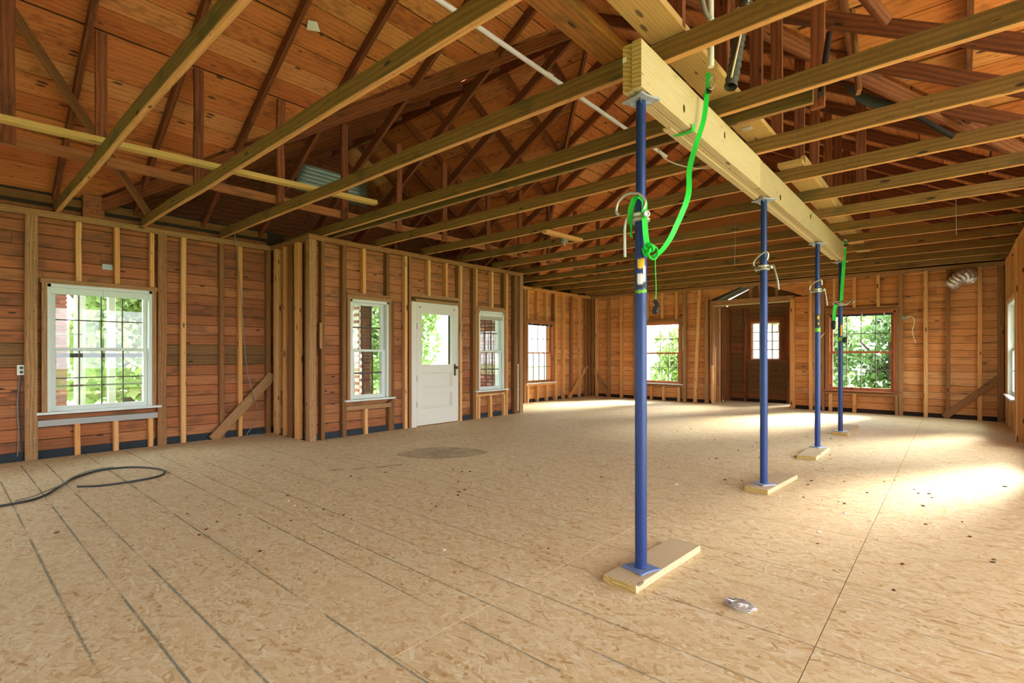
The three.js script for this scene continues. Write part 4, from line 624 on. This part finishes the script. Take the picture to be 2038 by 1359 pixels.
// ---------- pipes, ducts, wires ----------
{
  const g = thing('conduit_pipe', 'long white plastic conduit crossing the loft above the joists', 'pipe', [-2.2, 3.19, -2]); cyl(g, 'pipe', [-2.2, 3.19, 0.8], [-2.2, 3.185, -4.9], 0.016, M.pvc); for (const z of [-1.2, -2.9]) cyl(g, 'coupling', [-2.2, 3.19, z], [-2.2, 3.19, z - 0.05], 0.02, M.pvc);
  const v = thing('vent_pipe', 'white upright plastic pipe beside the grey duct in the loft', 'pipe', [-1.0, 2.75, -2.8]); cyl(v, 'pipe', [-1.0, 2.75, -2.8], [-1.0, 4.15, -2.78], 0.016, M.pvc); cyl(v, 'coupling', [-1.0, 3.3, -2.795], [-1.0, 3.36, -2.795], 0.021, M.pvc);
  const d = thing('flexible_duct', 'dark grey flexible duct hanging in the loft beside white pipe', 'duct', [-0.95, 2.74, -3]);
  const dp = new THREE.CatmullRomCurve3([V(-0.93, 4.1, -3.35), V(-0.95, 3.45, -3.3), V(-0.95, 3.08, -3.13), V(-0.96, 2.86, -3.07), V(-0.97, 2.72, -3.03)]), dg = new THREE.TubeGeometry(dp, 120, 0.034, 14), dq = dg.attributes.position, dn = dg.attributes.normal; for (let i = 0; i < dq.count; i++) { const k = Math.floor(i / 15), e = 0.0035 * Math.sin(k * 1.7) + 0.002 * hash(k, i % 15, 4); dq.setXYZ(i, dq.getX(i) + dn.getX(i) * e, dq.getY(i) + dn.getY(i) * e, dq.getZ(i) + dn.getZ(i) * e); } dg.computeVertexNormals();
  add(d, 'duct_hose', dg, M.duct, 0.95, -2.74, 3); tube(d, 'cable', [[-0.9, 4.1, -3.25], [-0.925, 3.4, -3.25], [-0.93, 3.05, -3.09], [-0.95, 2.75, -2.98]], 0.006, M.cream);
  tag(tube(scene, 'conduit_bend', [[-1.0, 3.7, -2.68], [-1.0, 3.1, -2.66], [-1.0, 3.02, -2.7], [-1.0, 3.01, -2.8], [-0.96, 3.03, -2.88], [-0.9, 3.1, -2.95]], 0.013, M.greyCable, 50), 'grey bent cable curving past the white upright pipe in the loft', 'cable');
  tag(cyl(scene, 'drop_rod', [-0.62, 2.79, -3.62], [-0.62, 3.3, -3.9], 0.018, M.black), 'short black pipe standing between two joists right of the beam', 'pipe');
  tag(cyl(scene, 'vent_stub', [-0.22, 3.06, -5.12], [0.0, 2.86, -5.2], 0.02, M.black), 'slanting black pipe seen between the joists at right', 'pipe');
  tag(tube(scene, 'floor_cable', [[-5.5, 0.009, 1.2], [-5.46, 0.009, 0.3], [-5.52, 0.009, -0.33], [-5.55, 0.009, -0.5], [-5.66, 0.009, -0.6], [-5.88, 0.009, -0.7], [-6.12, 0.009, -0.8], [-6.28, 0.009, -0.9], [-6.46, 0.009, -1.1], [-6.42, 0.009, -1.3], [-6.2, 0.009, -1.46], [-5.92, 0.009, -1.51], [-5.72, 0.009, -1.41], [-5.67, 0.009, -1.18], [-5.7, 0.009, -0.97], [-5.81, 0.009, -0.83]], 0.009, M.cable, 160), 'black cable lying in a loop on the floor at left', 'cable');
  tag(tube(scene, 'floor_cable', [[-5.54, 0.026, -0.42], [-5.6, 0.026, -0.52], [-5.74, 0.026, -0.62], [-5.95, 0.024, -0.75], [-6.15, 0.027, -0.83], [-6.32, 0.027, -0.93], [-6.44, 0.027, -1.07], [-6.44, 0.027, -1.2]], 0.006, M.greyCable, 80), 'thin grey second strand lying on the black floor cable loop', 'cable');
  { // outlet and its cable
    const o = thing('outlet_box', 'white electrical outlet on the boards left of the big window', 'outlet', [-7.755, 1.0, -0.63]); add(o, 'box', new THREE.BoxGeometry(0.04, 0.11, 0.065), M.cream, 0.01, 0, 0); add(o, 'cover', new THREE.BoxGeometry(0.006, 0.1, 0.055), M.white, 0.033, 0, 0); for (const y of [-0.024, 0.024]) add(o, 'socket', new THREE.CylinderGeometry(0.015, 0.015, 0.004, 16).rotateZ(Math.PI / 2), M.labelDark, 0.037, y, 0);
    tube(o, 'supply_cable', [[-7.745, 0.95, -0.63], [-7.74, 0.7, -0.62], [-7.742, 0.4, -0.63], [-7.74, 0.05, -0.64]], 0.006, M.cable); tube(o, 'supply_cable', [[-7.745, 0.95, -0.62], [-7.74, 0.6, -0.6], [-7.742, 0.3, -0.61], [-7.74, 0.05, -0.6]], 0.005, M.greyCable);
  }
  tag(tube(scene, 'wall_wire', [[-7.62, 2.9, -2.78], [-7.625, 2.5, -2.83], [-7.63, 1.6, -2.9], [-7.62, 0.95, -2.95], [-7.61, 0.55, -3.04], [-7.6, 0.3, -3.1], [-7.59, 0.12, -3.0], [-7.55, 0.02, -2.92], [-7.46, 0.012, -3.02], [-7.52, 0.014, -3.12], [-7.6, 0.016, -3.0], [-7.5, 0.02, -2.93], [-7.44, 0.022, -3.05], [-7.54, 0.026, -3.1]], 0.006, M.greyCable, 140), 'thin grey wire hanging on left wall and coiled on the floor', 'wire');
  tag(tube(scene, 'door_wire', [[-6.47, 2.78, -6.05], [-6.44, 2.6, -6.09], [-6.46, 1.9, -6.07], [-6.44, 1.4, -5.98], [-6.4, 1.05, -5.94], [-6.38, 0.93, -5.9], [-6.38, 0.86, -5.97], [-6.38, 0.9, -6.09], [-6.38, 1.05, -6.15], [-6.39, 1.25, -6.12], [-6.41, 1.45, -6.02], [-6.42, 1.6, -6.02]], 0.006, M.greyCable, 120), 'grey wire hanging down over the stud right of the white door', 'wire');
  tag(tube(scene, 'header_wire', [[-6.5, 2.79, -6.14], [-6.46, 2.86, -6.12], [-6.47, 2.92, -6.2], [-6.5, 2.85, -6.26], [-6.5, 2.79, -6.22]], 0.005, M.cable, 40), 'dark wire loop on top plate above the white door', 'wire');
  for (const [n, p, l] of [['joist_string', [[-1.89, 2.84, -6.1], [-1.89, 2.6, -6.07], [-1.895, 2.4, -6.075], [-1.9, 2.18, -6.07]], 'thin cord hanging from the joists left of the second prop'], ['joist_string', [[0.02, 2.85, -6.98], [0.02, 2.7, -6.95], [0.022, 2.4, -6.955]], 'thin cord hanging from joists in front of the silver duct']]) tag(tube(scene, n, p, 0.0022, M.greyCable, 20), l, 'cord');
  tag(tube(scene, 'joist_wire', [[-1.85, 2.95, -3.9], [-1.8, 2.8, -3.95], [-1.65, 2.72, -4.1], [-1.5, 2.74, -4.3], [-1.35, 2.82, -4.45]], 0.005, M.cream, 40), 'white wire drooping below the joists left of the beam', 'wire');
  { const j = thing('junction_box', 'small grey junction box with loose wires on the far wall', 'electrical box', [-0.7, 1.86, -12.13]); add(j, 'box', new THREE.BoxGeometry(0.09, 0.06, 0.06), M.tin, 0, 0, -0.02); tube(j, 'wire', [[-0.68, 1.86, -12.12], [-0.6, 1.88, -12.08], [-0.55, 1.8, -12.06], [-0.58, 1.6, -12.06], [-0.53, 1.38, -12.07]], 0.006, M.cream); tube(j, 'wire', [[-0.7, 1.88, -12.1], [-0.62, 1.9, -12.06], [-0.5, 1.85, -12.06]], 0.005, M.greyCable); }
  tag(tube(scene, 'loose_wire', [[-2.0, 1.62, -12.15], [-2.06, 1.5, -12.0], [-2.08, 1.35, -12.0], [-2.12, 1.22, -12.02]], 0.008, M.cream, 20), 'short cream wire stub beside the right far window frame', 'wire');
  { // crumpled foil duct on the far wall
    const f = thing('foil_duct', 'crumpled silver foil duct poking through the far wall near the corner', 'duct', [0.1, 2.52, -12.1]), N = 44, Kk = 60, pos = [], idx = [], c = new THREE.CatmullRomCurve3([V(0.22, 2.56, -12.2), V(0.19, 2.57, -12.08), V(0.12, 2.55, -12.02), V(0.05, 2.5, -12.0), V(-0.01, 2.44, -12.0), V(-0.05, 2.4, -12.02)]), fr = c.computeFrenetFrames(N, false);
    for (let i = 0; i <= N; i++) for (let k = 0; k <= Kk; k++) { const a = k / Kk * Math.PI * 2, p = c.getPoint(i / N), r = lerp(0.115, 0.105, i / N) * (1 + 0.10 * Math.sin(i * 1.25 + 1.4 * Math.sin(a * 2)) + 0.13 * (vn(i / 2.5, k / 4, 99, 15, 8) - 0.5) + 0.09 * (vn(i / 1.1, k / 2, 99, 30, 18) - 0.5)); p.addScaledVector(fr.normals[i], Math.cos(a) * r).addScaledVector(fr.binormals[i], Math.sin(a) * r); pos.push(p.x - 0.1, p.y - 2.52, p.z + 12.1); if (i && k) { const q = i * (Kk + 1) + k; idx.push(q, q - 1, q - Kk - 1, q - 1, q - Kk - 2, q - Kk - 1); } }
    const g = new THREE.BufferGeometry(); g.setAttribute('position', new THREE.Float32BufferAttribute(pos, 3)); g.setIndex(idx); const fg = g.toNonIndexed(); fg.computeVertexNormals(); add(f, 'foil_sleeve', fg, M.foil);
    const col = add(f, 'torn_board_end', stick(0.3, 0.11, 0.03), F[1], -0.1, -0.06, 0.0); col.rotation.z = 0.05;
  }
}
{
  const w = prism([V(-5.11, 4.58, -2.57), V(-5.02, 4.63, -2.54), V(-5.0, 4.64, -2.63), V(-5.07, 4.6, -2.7)], V(0.5, -0.866, 0), 0.004); tag(add(scene, 'paper_scrap', w, M.labelWhite), 'white paper scrap stuck to the roof boards beside a rafter', 'paper scrap');
  const pts = [[-0.76, 3.75, -5.75], [-0.68, 3.69, -5.82], [-0.58, 3.64, -5.9], [-0.48, 3.6, -5.97], [-0.36, 3.56, -6.06]], g = new THREE.BufferGeometry(), pos = []; const rowA = pts.map((p) => V(...p)), rowB = pts.map((p, i) => V(p[0] - 0.02, p[1] - [0.02, 0.1, 0.12, 0.09, 0.02][i], p[2] + 0.03)); for (let i = 0; i < 4; i++) for (const e of [0, 0.006]) { const o = V(0, 0, e), a = rowA[i].clone().add(o), b = rowA[i + 1].clone().add(o), c = rowB[i + 1].clone().add(o), d = rowB[i].clone().add(o); for (const q of [a, b, c, a, c, d]) pos.push(...q.toArray()); } g.setAttribute('position', new THREE.Float32BufferAttribute(pos, 3)); g.computeVertexNormals();
  tag(add(scene, 'felt_flap', g, M.felt), 'torn black roofing felt drooping from the roof valley at right', 'roofing felt');
}
// ---------- bits on the floor ----------
{
  const g = new THREE.IcosahedronGeometry(0.05, 3), p = g.attributes.position; for (let i = 0; i < p.count; i++) { const q = V(p.getX(i), p.getY(i), p.getZ(i)), k = 0.55 + 0.9 * vn(q.x * 70 + 9, q.z * 70 + 9 + q.y * 40, 50, 50, 6); p.setXYZ(i, q.x * k * 1.3, q.y * k * 0.35, q.z * k * 0.7); } g.computeVertexNormals();
  tag(add(scene, 'foil_scrap', g, M.foil, -0.74, 0.016, -2.46), 'small crumpled silver foil scrap on the floor right of nearest prop', 'foil scrap');
  const n = 170, im = new THREE.InstancedMesh(new THREE.IcosahedronGeometry(1, 0), M.debris, n), mx = new THREE.Matrix4(), col = new THREE.Color();
  for (let i = 0; i < n; i++) { const cl = [[-2.9, -3.3], [-3.6, -1.9], [-1.9, -5.2], [-0.3, -5.2], [-2.3, -7.5], [-0.1, -4.6], [-4.6, -2.2], [-1.5, -6.6]][i % 8], s = rr(0.004, 0.012); mx.compose(V(clamp(cl[0] + (R() + R() - 1) * 1.3, -6.3, 0.55), s * 0.3, cl[1] + (R() + R() - 1) * 1.5), new THREE.Quaternion().setFromEuler(new THREE.Euler(0, R() * 6, 0)), V(s * rr(1, 2), s * 0.45, s)); im.setMatrixAt(i, mx); im.setColorAt(i, col.setHex(R() < 0.25 ? 0xe8e0d0 : R() < 0.5 ? 0x6a4a30 : 0x3c2a1c)); }
  M.debris.color.setHex(0xffffff); im.name = 'floor_debris'; im.userData = { kind: 'stuff', label: 'dead leaf crumbs and specks scattered on the wooden floor', category: 'debris' }; im.castShadow = im.receiveShadow = true; scene.add(im);
}
// ---------- outdoors ----------
const ground = structure('ground'); add(ground, 'lawn', new THREE.BoxGeometry(120, 0.4, 120), M.grass, 0, -0.75, 0);
const porch = structure('porch_floor'); add(porch, 'deck', new THREE.BoxGeometry(3.4, 0.3, 4.3), M.mortar, -8.2, -0.17, -5.53);
const brickG = [0, 1, 2].map(() => stick(0.19, 0.058, 0.09, { ch: 0.004 }));
function brickPillar(x0, x1, z0, z1, y0, y1, label) {
  const g = thing('brick_pillar', label, 'pillar', [(x0 + x1) / 2, y0, (z0 + z1) / 2]); add(g, 'mortar', new THREE.BoxGeometry(x1 - x0 - 0.03, y1 - y0, z1 - z0 - 0.03), M.mortar, 0, (y1 - y0) / 2, 0);
  const rows = Math.floor((y1 - y0) / 0.07);
  for (let i = 0; i < rows; i++) { const y = 0.035 + i * 0.07, off = (i & 1) * 0.1; for (let z = z0 + 0.1 - off; z < z1 + 0.05; z += 0.2) { const zz = clamp(z, z0 + 0.05, z1 - 0.05); const b = add(g, 'brick', pick(brickG), pick(M.brick), x1 - g.position.x - 0.045, y, zz - g.position.z); b.rotation.y = Math.PI / 2; b.scale.x = Math.min(1, (Math.min(z + 0.1, z1) - Math.max(z - 0.1, z0)) / 0.2); }
    for (const zf of [z1]) for (let x = x0 + 0.1 + off; x < x1 - 0.14; x += 0.2) { const b = add(g, 'brick', pick(brickG), pick(M.brick), x - g.position.x, y, zf - g.position.z - 0.045); b.scale.x = 0.95; } }
  return g;
}
brickPillar(-10.9, -10.5, -1.38, -0.85, -0.5, 2.7, 'red brick pillar outside the big left window beside white posts'); brickPillar(-9.3, -9.0, -5.9, -5.68, -0.02, 2.7, 'red brick porch pillar seen through the window left of the door');
for (let i = 0; i < 26; i++) for (let k = 0; k < 5; k++) { const b = add(wR2.g, 'brick', pick(brickG), pick(M.brick), -7.62 + k * 0.2 - (i & 1) * 0.1, 0.35 + i * 0.07, -7.45); b.scale.x = 0.97; }
const post = (x, z, w, label) => { const g = thing('porch_post', label, 'post', [x, -0.5, z]); add(g, 'shaft', stick(3.2, w, w, { ch: 0.01 }), M.offWhite, 0, 1.6, 0).rotation.z = Math.PI / 2; add(g, 'post_base', new THREE.BoxGeometry(w * 1.5, 0.12, w * 1.5), M.offWhite, 0, 0.06, 0); };
post(-10.45, -1.52, 0.13, 'white post next to the brick pillar outside the big left window'); post(-10.45, -1.92, 0.1, 'white post nearest the middle of the big left window view'); post(-9.7, -5.2, 0.16, 'white porch post left of the brick pillar outside the porch wall window'); post(-9.4, -7.3, 0.14, 'white porch post seen through the glass of the white door');
{ const g = thing('neighbour_house', 'pale siding house wall beyond the left windows', 'house', [-15, -0.5, -8]); add(g, 'wall', new THREE.BoxGeometry(0.3, 3.4, 5), M.offWhite, 0, 1.7, 0); for (let i = 0; i < 16; i++) { const b = add(g, 'siding_board', stick(5, 0.2, 0.02, { ch: 0.003 }), M.offWhite, 0.17, 0.1 + i * 0.21, 0); b.rotation.y = Math.PI / 2; b.rotation.x = 0; } add(g, 'roof', prism([V(0.6, 3.4, -2.7), V(0.6, 3.4, 2.7), V(-1.6, 4.6, 2.7), V(-1.6, 4.6, -2.7)], V(0.4, 0.9, 0).normalize(), 0.08), M.tar); }
function tree(x, z, h, r, label, low = 0.25) {
  const t = thing('tree', label, 'tree', [x, -0.55, z]), n = 7000, leafG = new THREE.PlaneGeometry(0.11, 0.06, 2, 1); const lp = leafG.attributes.position; for (let i = 0; i < lp.count; i++) lp.setZ(i, -Math.abs(lp.getX(i)) * 0.4);
  add(t, 'trunk', new THREE.CylinderGeometry(0.09, 0.17, h * 0.7, 10), M.bark, 0, h * 0.35, 0);
  for (let k = 0; k < 4; k++) { const b = add(t, 'branch', new THREE.CylinderGeometry(0.03, 0.07, h * 0.35, 8), M.bark, Math.cos(k * 1.6) * r * 0.3, h * 0.55, Math.sin(k * 1.6) * r * 0.3); b.rotation.set(Math.sin(k * 1.6) * 0.7, 0, -Math.cos(k * 1.6) * 0.7); }
  const bl = Array.from({ length: 14 }, () => { const a = R() * 6.28, q = Math.sqrt(R()) * r * 0.75; return [Math.cos(a) * q, h * lerp(low, 0.95, R()), Math.sin(a) * q, rr(0.5, 1) * r * 0.5]; });
  const mt = new THREE.Matrix4(), per = n / 1 | 0, im = new THREE.InstancedMesh(leafG, pick(M.leaf), per), col = new THREE.Color();
  for (let i = 0; i < per; i++) { const b = pick(bl), v = V(R() - 0.5, R() - 0.5, R() - 0.5).normalize().multiplyScalar(b[3] * Math.cbrt(rr(0.3, 1))), s = rr(0.8, 1.9); mt.compose(V(b[0] + v.x, b[1] + v.y, b[2] + v.z), new THREE.Quaternion().setFromEuler(new THREE.Euler(R() * 6, R() * 6, R() * 6)), V(s, s, s)); im.setMatrixAt(i, mt); im.setColorAt(i, col.setHSL(0.22 + R() * 0.07, 0.25, rr(0.7, 1))); }
  im.name = 'foliage'; im.userData.kind = 'stuff'; im.castShadow = im.receiveShadow = true; t.add(im);
}
tree(-3.9, -21.5, 3.6, 1.8, 'leafy tree outside the alcove window'); tree(-8.4, -22.0, 3.0, 1.9, 'leafy tree outside the left far window behind the nearest prop'); tree(-1.5, -20.5, 3.1, 1.7, 'leafy tree outside the right far window', 0.05); tree(1.6, -21.5, 4.4, 2.0, 'taller tree behind right far window, next to house corner', 0.1); tree(-12.8, -2.6, 4.4, 1.6, 'leafy tree outside the big left window behind white posts'); tree(-13.5, -9.6, 4.6, 2.0, 'leafy tree seen through the window left of the white door', 0.15); tree(4.2, -12.5, 4.6, 1.5, 'leafy tree outside the window in right wall');

renderer.render(scene, camera);
